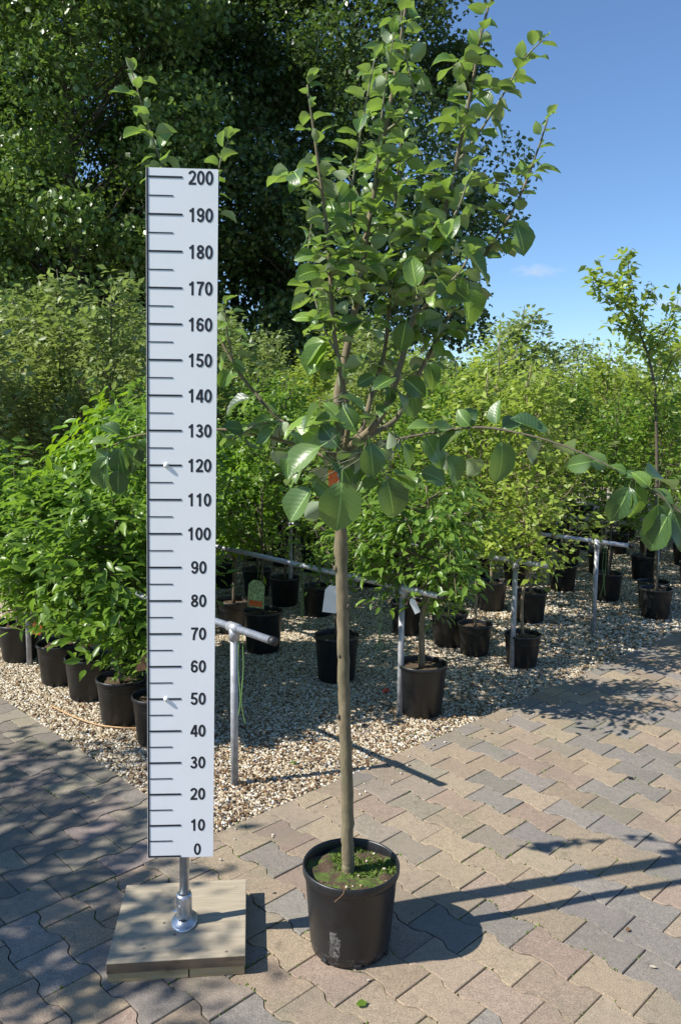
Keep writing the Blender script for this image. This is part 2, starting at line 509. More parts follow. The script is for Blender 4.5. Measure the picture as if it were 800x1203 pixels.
for m_ in KIND.values(): m_.materials.append(MAT['paver'])

def paver_color(fieldB):
    r = random.random()
    if fieldB:
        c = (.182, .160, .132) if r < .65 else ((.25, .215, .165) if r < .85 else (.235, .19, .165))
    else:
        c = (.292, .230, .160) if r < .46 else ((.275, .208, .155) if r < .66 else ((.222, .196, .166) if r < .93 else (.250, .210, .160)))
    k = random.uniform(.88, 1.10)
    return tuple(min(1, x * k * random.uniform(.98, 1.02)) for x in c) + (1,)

stones = []     # (mesh kind, x, y, rot, colour)
# field A: in front of the line through E1; courses run along -E1perp
D_A = Vector((E1.y, -E1.x))          # away from the gravel
for i in range(-60, 110):            # position along E1 (across courses)
    for j in range(0, 40):           # along the course
        a = (i + .5) * PW
        off = .5 if i % 2 else 0.0
        s = (j + off + .5) * PL
        p = CORNER + E1 * a + D_A * (s + .0015)
        stones.append((0, p.x, p.y, math.atan2(D_A.y, D_A.x), False))
        if off and j == 0:
            p = CORNER + E1 * a + D_A * (.0015 + .5 * PL)
            stones.append((-1, p.x - D_A.x * .5 * PL, p.y - D_A.y * .5 * PL, math.atan2(D_A.y, D_A.x), False))
# field B: behind that line and left of the gravel; courses run along E1
D_B = -E1
N_B = E2
for i in range(0, 45):               # across courses, along E2
    for j in range(0, 28):
        b_ = (i + .5) * PW
        off = .5 if i % 2 else 0.0
        p = CORNER + E2 * (b_ + .0008) + D_B * ((j + off + .5) * PL + .0015)
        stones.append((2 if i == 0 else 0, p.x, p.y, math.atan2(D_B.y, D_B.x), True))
        if off and j == 0:
            p = CORNER + E2 * (b_ + .0008) + D_B * .0015
            stones.append((-2 if i == 0 else -1, p.x, p.y, math.atan2(D_B.y, D_B.x), True))
def in_view(x, y, m=1.15):
    v = Vector((x, y, 0)) - Vector((0, 0, CAM_H))
    d = v.dot(_fw)
    if d < .5: return False
    return abs(v.dot(_Rc) / d * FPX) < 400 * m and abs(v.dot(_Uc) / d * FPX) < 601 * m
vis = [s for s in stones if -4.2 < s[1] < 5.5 and .2 < s[2] < 9.5]
vis.sort(key=lambda s: (0 if in_view(s[1], s[2], 1.02) else 1, s[1] ** 2 + s[2] ** 2))
for k, (kind, x, y, rz, fb) in enumerate(vis[:300]):
    me = KIND[kind]
    o = bpy.data.objects.new('paver', me)
    link(o, pave)
    o.location = (x, y, random.uniform(-.0022, .0018))
    o.rotation_euler = (random.gauss(0, .006), random.gauss(0, .006), rz + random.gauss(0, .004))
    o.color = paver_color(fb)
V = []; F = []; C = []
for kind, x, y, rz, fb in vis[300:]:
    me = KIND[kind]
    b0 = len(V); c, s = math.cos(rz), math.sin(rz); dz = random.uniform(-.002, .002)
    V += [(x + c * v.co.x - s * v.co.y, y + s * v.co.x + c * v.co.y, v.co.z + dz) for v in me.vertices]
    F += [tuple(b0 + i for i in p.vertices) for p in me.polygons]
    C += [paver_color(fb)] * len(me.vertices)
me = np_mesh('paver_field', V, F)
ca = me.color_attributes.new('tint', 'FLOAT_COLOR', 'POINT')
ca.data.foreach_set('color', np.array(C, dtype=np.float32).ravel())
tag(mobj('paver_field', me, MAT['paver_far'], pave), kind='stuff')

# gravel: pebbles instanced over the bed
def pebble(name, seed):
    r = np.random.default_rng(seed)
    bm = bmesh.new(); bmesh.ops.create_icosphere(bm, subdivisions=2, radius=1)
    a = r.normal(size=(3, 3))
    for v in bm.verts:
        d = Vector(v.co)
        k = 1 + .16 * math.sin(3 * d.dot(Vector(a[0])) + 1) + .12 * math.sin(4 * d.dot(Vector(a[1])))
        v.co = Vector((d.x * k * 1.0, d.y * k * r.uniform(.7, .72), d.z * k * .55))
    me = bpy.data.meshes.new(name); bm.to_mesh(me); bm.free()
    me.polygons.foreach_set('use_smooth', np.ones(len(me.polygons), dtype=bool))
    me.materials.append(MAT['stone'])
    return me
peb_col = bpy.data.collections.new('pebble_shapes')          # sources for the node tree only, not linked to the scene
for k in range(4):
    peb_col.objects.link(bpy.data.objects.new('pebble', pebble('pebble', 20 + k)))
def scatter(name, V, F, density, smin, smax, seed, label):
    me = np_mesh(name, V, F); o = mobj(name, me, MAT['gbase'])
    tag(o, label, 'gravel', kind='stuff')
    ng = bpy.data.node_groups.new(name, 'GeometryNodeTree')
    ng.interface.new_socket('Geometry', in_out='INPUT', socket_type='NodeSocketGeometry')
    ng.interface.new_socket('Geometry', in_out='OUTPUT', socket_type='NodeSocketGeometry')
    N, L = ng.nodes, ng.links
    gi = N.new('NodeGroupInput'); go = N.new('NodeGroupOutput')
    dp = N.new('GeometryNodeDistributePointsOnFaces'); dp.inputs['Density'].default_value = density; dp.inputs['Seed'].default_value = seed
    L.new(gi.outputs[0], dp.inputs['Mesh'])
    ci = N.new('GeometryNodeCollectionInfo'); ci.inputs['Collection'].default_value = peb_col
    ci.inputs['Separate Children'].default_value = True; ci.inputs['Reset Children'].default_value = True
    ip = N.new('GeometryNodeInstanceOnPoints'); ip.inputs['Pick Instance'].default_value = True
    L.new(dp.outputs['Points'], ip.inputs['Points']); L.new(ci.outputs[0], ip.inputs['Instance'])
    rr = N.new('FunctionNodeRandomValue'); rr.data_type = 'FLOAT_VECTOR'
    rr.inputs[0].default_value = (-.5, -.5, 0); rr.inputs[1].default_value = (.5, .5, 6.28)
    L.new(rr.outputs[0], ip.inputs['Rotation'])
    rs = N.new('FunctionNodeRandomValue'); rs.data_type = 'FLOAT'
    rs.inputs[2].default_value = smin; rs.inputs[3].default_value = smax; rs.inputs['Seed'].default_value = 3
    L.new(rs.outputs[1], ip.inputs['Scale'])
    jg = N.new('GeometryNodeJoinGeometry')
    L.new(ip.outputs[0], jg.inputs[0])
    L.new(jg.outputs[0], go.inputs[0])
    md = o.modifiers.new('scatter', 'NODES'); md.node_group = ng
    return o
def strip(a0, a1, b0, b1, z): return [(*q2(a0, b0), z), (*q2(a1, b0), z), (*q2(a1, b1), z), (*q2(a0, b1), z)], [(0, 1, 2, 3)]
V, F = strip(.0, 3.2, .0, 3.2, -.006)
scatter('gravel', V, F, 10000, .0038, .0108, 1, 'pale tan pea gravel under the potted trees beside the paving')
V1, F1 = strip(3.2, 9.0, 0, 6.0, -.006); V2, F2 = strip(0, 3.2, 3.2, 8.0, -.006)
V3, F3 = strip(-.1, 4.0, -.22, -.005, .004); scatter('spilled_gravel', V3, F3, 70, .0035, .008, 5, 'stray pebbles spilled from the gravel onto the paving edge')
scatter('gravel', V1 + V2, F1 + [(4, 5, 6, 7)], 2600, .008, .016, 2, 'pale tan pea gravel around the farther rows of potted trees')

# ------------------------------------------------------------------ leaf clouds
LEAF4 = np.array([(0, 0, 0), (-.27, .42, .07), (.27, .42, .07), (0, 1, -.10), (0, .45, -.015)], dtype=np.float32)
LEAF4_F = np.array([(0, 4, 1), (4, 3, 1), (0, 2, 4), (4, 2, 3)], dtype=np.int32)
LEAF8 = np.array([(0, 0, 0), (-.17, .22, .05), (-.20, .50, .06), (-.11, .78, .02), (.17, .22, .05), (.20, .50, .06), (.11, .78, .02), (0, 1, -.14), (0, .30, 0), (0, .64, -.03)], dtype=np.float32)
LEAF8_F = np.array([(0, 8, 1), (1, 8, 2), (8, 9, 2), (2, 9, 3), (9, 7, 3), (0, 4, 8), (4, 5, 8), (8, 5, 9), (5, 6, 9), (9, 6, 7)], dtype=np.int32)
LEAF2 = np.array([(0, 0, 0), (-.30, .45, .05), (.30, .45, .05), (0, 1, -.05)], dtype=np.float32)
LEAF2_F = np.array([(0, 3, 1), (0, 2, 3)], dtype=np.int32)
def unit(a): return a / np.maximum(np.linalg.norm(a, axis=1, keepdims=True), 1e-9)
def leaf_cloud(P, A, N, S, tmpl=LEAF4, tf=LEAF4_F, wscale=1.0):
    A = unit(A); N = unit(N - (N * A).sum(1, keepdims=True) * A); X = np.cross(A, N)
    k = len(tmpl)
    V = (P[:, None, :] + S[:, None, None] * (tmpl[None, :, 0:1] * wscale * X[:, None, :] + tmpl[None, :, 1:2] * A[:, None, :] + tmpl[None, :, 2:3] * N[:, None, :]))
    F = tf[None] + (np.arange(len(P)) * k)[:, None, None]
    return V.reshape(-1, 3), F.reshape(-1, tf.shape[1])

def grow_tree(seed, h0, h1, radius, nb, nleaf, lsize, upness, lean=.03, tr=.014, twigs=3, shape='column', offs=.05, droop=.2, tmpl=None):
    """a young tree on a straight stem: returns (stem MB, leaf V, leaf F). Heights above the soil."""
    r = np.random.default_rng(seed); mb = MB()
    top = np.array([r.normal(0, lean), r.normal(0, lean), h1])
    stem = [(top * t + np.array([r.normal(0, .012), r.normal(0, .012), 0]) * (t > 0)) for t in np.linspace(0, 1, 8)]
    mb.tube(smooth_path(stem, 3), list(np.linspace(tr, tr * .25, 22)), 7)
    pts = []; outs = []
    for b in range(nb):
        f = (b + r.uniform(0, 1)) / nb
        z = h0 + (h1 - h0) * (f ** 1.0) * .92
        if shape == 'globe': rad = radius * math.sqrt(max(.08, 1 - ((f - .5) * 1.9) ** 2))
        elif shape == 'column': rad = radius * (1 - .75 * f ** 1.6) * (.55 + .45 * min(1, f * 4))
        else: rad = radius * (1.05 - .45 * abs(f - .45) * 2)
        rad *= r.uniform(.65, 1.2)
        az = r.uniform(0, 2 * math.pi)
        o = np.array([math.cos(az), math.sin(az), 0])
        s = top * (z / h1); s[2] = z - rad * upness * .5
        s[2] = max(s[2], .12 if h0 < .3 else h0 * .8)
        e = s + o * rad + np.array([0, 0, rad * upness]) + r.normal(0, .03, 3)
        m = (s + e) / 2 + o * rad * .12 - np.array([0, 0, rad * upness * .12]) + r.normal(0, .02, 3)
        path = [s, m, e]
        sp = smooth_path(path, 4)
        mb.tube(sp, list(np.linspace(tr * .42, tr * .12, len(sp))), 4, cap=False)
        for q in range(twigs):
            k = r.integers(2, len(sp)); a = np.array(sp[k])
            d = unit((o * .6 + r.normal(0, .6, 3) + np.array([0, 0, .5 * upness]))[None])[0]
            L = rad * r.uniform(.25, .6)
            tw = [a, a + d * L * .5 + r.normal(0, .01, 3), a + d * L + np.array([0, 0, -.1 * L * droop * 5])]
            mb.tube(tw, [tr * .16, tr * .12, tr * .07], 3, cap=False)
            for u in np.linspace(.15, 1, 7):
                pts.append(a + (tw[2] - a) * u); outs.append(d)
        for p in sp[2:]:
            pts.append(np.array(p)); outs.append(o)
    for k in range(nb):
        u = r.uniform(h0 / h1 + .1 * (1 - h0 / h1), 1.0); pts.append(top * u); outs.append(unit(r.normal(0, 1, 3)[None])[0])
    pts = np.array(pts); outs = np.array(outs)
    i = r.integers(0, len(pts), nleaf)
    P = pts[i] + r.normal(0, offs, (nleaf, 3))
    az = r.normal(0, 1, (nleaf, 3)); az[:, 2] *= .6
    cz = np.stack([P[:, 0], P[:, 1], np.zeros(nleaf)], 1)
    A = unit(cz + 1e-6) * .7 + outs[i] * .5 + az * .75; A[:, 2] -= droop
    N = np.tile(np.array([[0, 0, 1.0]]), (nleaf, 1)) + unit(cz + 1e-6) * .45 + r.normal(0, .45, (nleaf, 3))
    S = lsize * r.uniform(.55, 1.15, nleaf)
    tm = LEAF4 if tmpl is None else tmpl[0]; tf = LEAF4_F if tmpl is None else tmpl[1]
    V, F = leaf_cloud(P, A, N, S, tm, tf)
    return mb, V, F

# pots shared by the nursery rows
def pot_mesh(R, H, name='pot'):
    mb = MB(); rb = R * .80; th = .005
    mb.lathe([(0.001, .004), (rb * .93, 0), (rb, .006), (R * .955, H - .022), (R * .965, H - .020), (R * 1.0, H - .018), (R * 1.0, H - .003), (R * .985, H), (R * .955, H), (R * .945, H - .006), (R * .93, H - .06)], 28)
    return mb.mesh(name, MAT['pot'], True)
def soil_mesh(R, H, seed=0, name='soil', mat='soil'):
    r = np.random.default_rng(seed); V = [(0, 0, H - .03)]; F = []
    n, m = 24, 5
    for i in range(1, m + 1):
        for k in range(n):
            a = 2 * math.pi * k / n; rr = R * .945 * i / m
            V.append((rr * math.cos(a), rr * math.sin(a), H - .032 + r.uniform(-.006, .008)))
    for k in range(n): F.append((0, 1 + k, 1 + (k + 1) % n))
    for i in range(m - 1):
        for k in range(n):
            F.append((1 + i * n + k, 1 + (i + 1) * n + k, 1 + (i + 1) * n + (k + 1) % n, 1 + i * n + (k + 1) % n))
    me = np_mesh(name, V, F, True); me.materials.append(MAT[mat]); return me
POTS = {'small': (pot_mesh(.122, .215), soil_mesh(.122, .215, 1), .215), 'mid': (pot_mesh(.135, .245), soil_mesh(.135, .245, 2), .245), 'big': (pot_mesh(.142, .285), soil_mesh(.142, .285, 3), .285)}

FINE = (LEAF8, LEAF8_F)
#        name: (grow args, leaf material, bark material)
PROTO = {}
def proto(key, leaf, bark, **kw):
    out = []
    for seed in kw.pop('seeds'):
        mb, V, F = grow_tree(seed, **kw)
        st = mb.mesh('trunk', MAT[bark], True)
        lf = np_mesh('crown', V, F); lf.materials.append(MAT[leaf])
        out.append((st, lf))
    PROTO[key] = out
proto('shrub', 'shrub_leaf', 'bark2', seeds=(1, 2, 3, 4), h0=.24, h1=1.02, radius=.36, nb=30, nleaf=2300, tmpl=FINE, lsize=.086, upness=.55, shape='bush', twigs=4, offs=.055, droop=.25)
proto('shrub_tall', 'shrub_leaf', 'bark2', seeds=(11, 12), h0=.5, h1=1.75, radius=.38, nb=34, nleaf=2500, tmpl=FINE, lsize=.078, upness=.7, shape='bush', twigs=4, offs=.06, droop=.25)
proto('lime', 'lime_leaf', 'bark2', seeds=(21,), h0=.5, h1=1.30, radius=.34, nb=30, nleaf=2600, tmpl=FINE, lsize=.085, upness=.1, shape='globe', twigs=4, offs=.05, droop=.95)
proto('globe', 'shrub_leaf', 'bark', seeds=(31,), h0=.44, h1=1.02, radius=.38, nb=30, nleaf=2300, tmpl=FINE, lsize=.070, upness=.35, shape='globe', twigs=4, offs=.05, droop=.45, tr=.02)
proto('pale', 'pale_leaf', 'bark2', seeds=(41, 42, 43), h0=.75, h1=2.55, radius=.45, nb=40, nleaf=2000, lsize=.082, upness=1.5, twigs=4, offs=.06, droop=0.0)
proto('yellow', 'yellow_leaf', 'bark3', seeds=(51, 52, 53), h0=.55, h1=1.95, radius=.46, nb=34, nleaf=1900, lsize=.070, upness=.9, twigs=4, offs=.06, droop=.15, tr=.013)
proto('yellow_tall', 'yellow_leaf', 'bark3', seeds=(61, 62), h0=.8, h1=2.35, radius=.48, nb=36, nleaf=2100, lsize=.074, upness=1.1, twigs=4, offs=.07, droop=.15, tr=.014)
proto('green', 'shrub_leaf', 'bark2', seeds=(71, 72), h0=.55, h1=1.85, radius=.45, nb=34, nleaf=2300, lsize=.062, upness=.9, twigs=4, offs=.06, droop=.2)

DESC = {'shrub': 'bushy potted shrub with glossy green leaves down to its black pot', 'shrub_tall': 'taller glossy green potted tree behind the front shrubs',
        'lime': 'potted tree with drooping bright lime green leaves', 'globe': 'potted tree with a round green crown on a short dark stem',
        'pale': 'tall narrow potted tree with pale grey green leaves', 'yellow': 'potted young tree with light yellow green leaves on a pale stem',
        'yellow_tall': 'tall potted tree with light yellow green leaves in the back rows', 'green': 'potted tree with mid green leaves in the rail rows'}
GRP = 'potted trees in the nursery rows'
ORD = ['first', 'second', 'third', 'fourth', 'fifth', 'sixth', 'seventh', 'eighth', 'ninth', 'tenth', 'eleventh', 'twelfth', 'thirteenth', 'fourteenth', 'fifteenth', 'sixteenth',
       'seventeenth', 'eighteenth', 'nineteenth', 'twentieth', 'twenty-first', 'twenty-second']
SHORT = {'shrub': 'glossy bushy', 'shrub_tall': 'tall glossy green', 'pale': 'pale grey green', 'yellow': 'yellow green', 'yellow_tall': 'tall yellow green', 'green': 'mid green'}
row_count = {}
def row_label(key, k):
    n = row_count.get(k, {0: 6, 1: 3, 2: 4}.get(k, 0)); row_count[k] = n + 1
    return '%s potted tree, %s back in the %s row from the height board' % (SHORT[key], ORD[n], ORD[k])
def potted(key, x, y, pot='mid', s=1.0, rz=None, label=None, v=None, group=GRP):
    st, lf = PROTO[key][random.randrange(len(PROTO[key])) if v is None else v]
    pm, sm, H = POTS[pot]
    root = empty('potted_tree', (x, y, 0), random.uniform(0, 6.28) if rz is None else rz)
    tag(root, label or DESC[key], 'tree', group)
    mobj('pot', pm, None, root); mobj('soil', sm, None, root)
    o = mobj('trunk', st, None, root, (0, 0, H - .035)); o.scale = (s, s, s)
    o = mobj('crown', lf, None, root, (0, 0, H - .035)); o.scale = (s, s, s); o['kind'] = 'stuff'
    return root

# rows: one pipe rail each; positions along the rail are distances from its front post
POST0 = Vector((-.46, 3.454)); STEP = Vector((.80, .862)); RAIL_DIR = Vector((-.68, .733)).normalized()
def on_row(k, tt, side=0.0):
    v = POST0 + STEP * k + RAIL_DIR * tt + Vector((RAIL_DIR.y, -RAIL_DIR.x)) * side
    return v.x, v.y
N_ROWS = 10
# row 0, the shrubs at the left edge of the gravel
R0 = 'glossy green bushy shrub whose black pot stands '
potted('shrub', -.90, 3.92, 'mid', .52, v=0, label='small leafy shrub in a black pot partly hidden behind the white height board')
potted('shrub', -1.157, 4.18, 'mid', 1.0, v=1, label='bushy green shrub in the black pot by the tan hose')
potted('shrub', -1.45, 4.55, 'mid', 1.0, v=2, label='bushy green shrub, second pot back from the tan hose')
potted('shrub', -1.709, 4.81, 'mid', 1.02, v=3, label='bushy green shrub with an orange tag stuck in its pot')
potted('shrub', -2.135, 5.26, 'mid', 1.05, v=0, label='bushy green shrub behind the one with the orange tag')
potted('shrub', -2.55, 5.62, 'mid', 1.1, v=1, label=row_label('shrub', 0)); potted('shrub', -2.95, 6.05, 'mid', 1.1, v=2, label=row_label('shrub', 0))
potted('lime', -1.30, 5.0, 'mid', 1.16, v=0, label='potted tree with drooping bright lime leaves behind the bushy shrubs')
for tt in (3.6, 4.05, 4.5, 4.95, 5.4, 5.85, 6.3, 6.8): potted('pale', *on_row(0, tt), 'mid', random.uniform(.92, 1.08), label=row_label('pale', 0))
potted('shrub_tall', -.92, 4.42, 'mid', .92, v=0, label='added glossy green potted tree behind the white height board, shading the gravel')  # added tree, placed behind the board to throw shade on the middle gravel
# row 1
potted('lime', -.80, 6.0, 'mid', 1.0, v=0, label='potted tree with drooping lime leaves over the rail by the printed tag')
potted('globe', .462, 4.36, 'big', 1.0, v=0, label='round crowned green tree in a black pot right beside a rail post')
potted('green', -.014, 4.92, 'big', .78, v=0, label='green potted tree with a blank white tag behind the apple trunk')
potted('green', -.532, 5.52, 'big', .80, v=1, label='green potted tree with a printed green and orange tag')
for tt in (2.55, 2.95): potted('shrub_tall', *on_row(1, tt, random.uniform(-.1, .1)), 'mid', random.uniform(.85, 1.0), label=row_label('shrub_tall', 1))
for tt in np.arange(3.4, 9.2, .42): potted('pale', *on_row(1, tt, random.uniform(-.08, .08)), 'mid', random.uniform(.92, 1.08), label=row_label('pale', 1))
# row 2
potted('yellow', 1.221, 5.25, 'small', .92, v=0, label='thin light leaved tree in the black pot standing against a rail post')
potted('yellow', .945, 5.50, 'small', .9, v=1, label='young tree on a slanting tan stem in a small black pot')
potted('green', .796, 5.72, 'mid', .8, v=0, label='green potted tree with a grey stem beside the slanting tan stem')
potted('green', .52, 6.02, 'mid', .85, v=1, label='green potted tree half hidden behind the round crowned one')
for tt in (1.9, 2.35, 2.8): potted('green', *on_row(2, tt, random.uniform(-.1, .1)), 'mid', random.uniform(.8, 1.0), label=row_label('green', 2))
for tt in np.arange(3.3, 9.6, .42): potted('pale', *on_row(2, tt, random.uniform(-.08, .08)), 'mid', random.uniform(.9, 1.08), label=row_label('pale', 2))
# farther rows
FRONT = {3: (.55, 1.0, 1.45), 4: (.0, .45, .95), 5: (.1, .6), 6: (.1, .6), 7: (.1,), 8: (.1,), 9: (.1,)}
for k in range(3, N_ROWS):
    for tt in FRONT[k]:
        key = 'yellow' if random.random() < .7 else 'green'
        potted(key, *on_row(k, tt, random.uniform(-.08, .08)), 'mid', random.uniform(.85, 1.05), label=row_label(key, k))
    for tt in np.arange(FRONT[k][-1] + .45, 9.5, .45):
        x, y = on_row(k, tt, random.uniform(-.1, .1))
        if not in_view(x, y, 1.25): continue
        key = random.choices(['yellow', 'yellow_tall', 'green', 'pale'], [3, 3, 1.4, 1 if tt < 3 else 3])[0]
        potted(key, x, y, 'mid', random.uniform(.85, 1.08), label=row_label(key, k))

# the taller sapling that sticks out above the right-hand rows
def sapling():
    r = np.random.default_rng(77)
    Y = 6.6; base = at(770, 700, Y); base.z = 0
    pm, sm, H = POTS['mid']
    root = empty('potted_tree', base); tag(root, 'tall bare stemmed sapling with leafy shoots standing above the right hand rows', 'tree', GRP)
    mobj('pot', pm, None, root); mobj('soil', sm, None, root)
    W = lambda pts: [at(x, y, Yq) - base for x, y, Yq in pts]
    stem = smooth_path([Vector((0, 0, H - .05))] + W([(771, 620, Y), (771, 520, Y), (768, 455, Y), (760, 415, Y), (748, 385, Y), (735, 355, Y)]), 5)
    arms = [W([(735, 355, Y), (742, 335, Y), (738, 315, Y), (737, 296, Y)]), W([(746, 382, Y), (728, 362, Y - .1), (708, 345, Y - .15), (696, 330, Y - .18), (706, 312, Y - .2)]),
            W([(768, 455, Y), (762, 420, Y + .1), (764, 390, Y + .15)]), W([(770, 470, Y), (785, 430, Y), (802, 400, Y - .1), (815, 350, Y - .1)]), W([(748, 385, Y), (740, 360, Y + .1), (728, 340, Y + .12), (722, 330, Y + .12)]),
            W([(755, 400, Y), (735, 388, Y - .1), (716, 378, Y - .15)]), W([(760, 415, Y), (778, 395, Y), (790, 372, Y), (796, 352, Y)]), W([(770, 480, Y), (750, 455, Y - .1), (735, 440, Y - .15)]), W([(752, 392, Y), (757, 360, Y), (765, 340, Y)])]
    m = MB(); m.tube(stem, list(np.linspace(.017, .006, len(stem))), 8)
    P = []; O = []
    for a in arms:
        sp = smooth_path(a, 5); m.tube(sp, list(np.linspace(.006, .0022, len(sp))), 5)
        for k, p in enumerate(sp):
            for q in range(8):
                P.append(np.array(p) + r.normal(0, .035, 3)); O.append(r.normal(0, 1, 3))
    for p in stem[-9:]:
        for q in range(3): P.append(np.array(p) + r.normal(0, .035, 3)); O.append(r.normal(0, 1, 3))
    m.build('trunk', MAT['bark2'], root, True)
    P = np.array(P); O = np.array(O); O[:, 2] = O[:, 2] * .5 - .15; n = len(P)
    N = r.normal(0, .5, (n, 3)); N[:, 2] += 1
    V, F = leaf_cloud(P, O, N, .082 * r.uniform(.55, 1.15, n))
    o = mobj('crown', np_mesh('crown', V, F), MAT['yellow_leaf'], root); o['kind'] = 'stuff'
sapling()
# ------------------------------------------------------------------ pipe rails
RAIL_Z = .715
def rail(k, L):
    x0, y0 = on_row(k, 0)
    root = empty('pipe_rail', (x0, y0, 0), math.atan2(RAIL_DIR.y, RAIL_DIR.x))
    names = ['by the white height board', 'behind the apple trunk', 'beside the round crowned potted tree', 'with its end cap over open gravel']
    lab = ['low galvanised pipe rail with a dark end cap beside the white height board', 'galvanised pipe rail running behind the apple trunk and white tag',
           'galvanised pipe rail behind the round crowned potted tree', 'galvanised pipe rail one row beyond the round crowned tree'][k] if k < 4 else 'galvanised pipe rail of the %s tree row counted from the height board' % ORD[k]
    tag(root, lab, 'rail', 'pipe rails along the tree rows')
    m = MB(); m.tube([(-.27, 0, RAIL_Z), (L, 0, RAIL_Z)], .0165, 12); m.build('rail', MAT['galv'], root, True)
    tt = 0.0
    while tt <= L:
        m = MB(); m.tube([(tt, 0, -.1), (tt, 0, RAIL_Z - .01)], .0168, 12); m.build('post', MAT['galv_dull'], root, True)
        m = MB(); m.tube([(tt - .035, 0, RAIL_Z), (tt + .035, 0, RAIL_Z)], .0225, 12); m.tube([(tt, 0, RAIL_Z - .055), (tt, 0, RAIL_Z)], .0225, 12)
        m.build('clamp', MAT['galv'], root, True)
        m = MB(); m.tube([(tt + .33, 0, RAIL_Z), (tt + .385, 0, RAIL_Z)], .0215, 12); m.build('sleeve', MAT['galv'], root, True)
        tt += 2.3
    m = MB(); m.tube([(-.292, 0, RAIL_Z), (-.262, 0, RAIL_Z)], .0185, 12); m.build('end_cap', MAT['plastic_cap'], root, True)
for k in range(N_ROWS): rail(k, 9.2)

# ------------------------------------------------------------------ height board
BX, BY, BYAW, BZ0, BW = -.5776, 2.3308, .0638, .2961, .1985
ruler = empty('height_board', (BX, BY, 0), BYAW)
tag(ruler, 'tall white measuring board marked 0 to 200 on a galvanised pole', 'ruler')
LEAN = .0147
def bz(z): return LEAN * (z - BZ0)          # slight lean to the right going up
m = MB()
z0, z1 = BZ0 - .004, BZ0 + 2.024
th = .004
V = [(bz(z0), 0, z0), (bz(z0) + BW, 0, z0), (bz(z0) + BW, th, z0), (bz(z0), th, z0), (bz(z1), 0, z1), (bz(z1) + BW, 0, z1), (bz(z1) + BW, th, z1), (bz(z1), th, z1)]
m.add(V, [(0, 1, 5, 4), (1, 2, 6, 5), (2, 3, 7, 6), (3, 0, 4, 7), (4, 5, 6, 7), (3, 2, 1, 0)])
panel = m.build('board', MAT['board'], ruler)
def mark(name, x0, x1, za, zb):
    m = MB(); y0, y1 = -.0009, -.0002
    P = [(bz(za) + x0, za), (bz(za) + x1, za), (bz(zb) + x1, zb), (bz(zb) + x0, zb)]
    m.add([(x, y0, z) for x, z in P] + [(x, y1, z) for x, z in P], [(0, 1, 2, 3), (7, 6, 5, 4), (0, 4, 5, 1), (1, 5, 6, 2), (2, 6, 7, 3), (3, 7, 4, 0)])
    return m.build(name, MAT['ink'], panel)
mark('edge_line', .0012, .0062, BZ0 + .003, z1)
for i in range(41):
    z = BZ0 + .05 * i
    if i % 2 == 0: mark('tick_mark', .0012 if i == 0 else .0064, .100, z - .0027, z + .0027)
    else: mark('tick_mark', .0064, .0745, z - .0016, z + .0016)
def arc(cx, cy, rx, ry, a0, a1, n=14):
    return [(cx + rx * math.cos(math.radians(a0 + (a1 - a0) * i / n)), cy + ry * math.sin(math.radians(a0 + (a1 - a0) * i / n))) for i in range(n + 1)]
SW = .168                                   # stroke width, digits are 1 high and about .56 wide
def digit(ch):
    """list of (closed, centre line) strokes of a bold grotesque numeral"""
    h = SW / 2
    if ch == '0': return [(True, arc(.28, .5, .28 - h, .5 - h, 0, 360, 28)[:-1])]
    if ch == '1': return [(False, [(.335, 0), (.335, 1.0)]), (False, [(.275, .86), (.16, .765), (.09, .735)])]
    if ch == '2': return [(False, arc(.28, .71, .28 - h, .29 - h, 175, -35, 14) + [(.33, .36), (.17, .20), (.09, h)]), (False, [(.02, h), (.56, h)])]
    if ch == '3': return [(False, arc(.27, .74, .245 - h, .26 - h, 165, -75, 14) + [(.22, .535)]), (False, [(.22, .535)] + arc(.27, .28, .285 - h, .28 - h, 80, -170, 16))]
    if ch == '4': return [(False, [(.415, 0), (.415, .98)]), (False, [(.37, .96), (.06, .295)]), (False, [(.0, .295), (.58, .295)])]
    if ch == '5': return [(False, [(.53, 1 - h), (.155, 1 - h)]), (False, [(.165, .99), (.105, .485)]), (False, [(.105, .50), (.16, .565)] + arc(.27, .32, .285 - h, .32 - h, 100, -165, 16))]
    if ch == '6': return [(True, arc(.285, .32, .275 - h, .32 - h, 0, 360, 24)[:-1]), (False, arc(.30, .52, .30 - h, .48 - h, 180, 35, 14))]
    if ch == '7': return [(False, [(.02, 1 - h), (.56, 1 - h)]), (False, [(.50, .92), (.35, .68), (.255, .40), (.215, 0)])]
    if ch == '8': return [(True, arc(.28, .74, .255 - h, .26 - h, 0, 360, 24)[:-1]), (True, arc(.28, .275, .28 - h, .275 - h, 0, 360, 24)[:-1])]
    if ch == '9': return [(c, [(.56 - x, 1 - y) for x, y in p]) for c, p in digit('6')]
DH = .0385                                  # digit height on the board
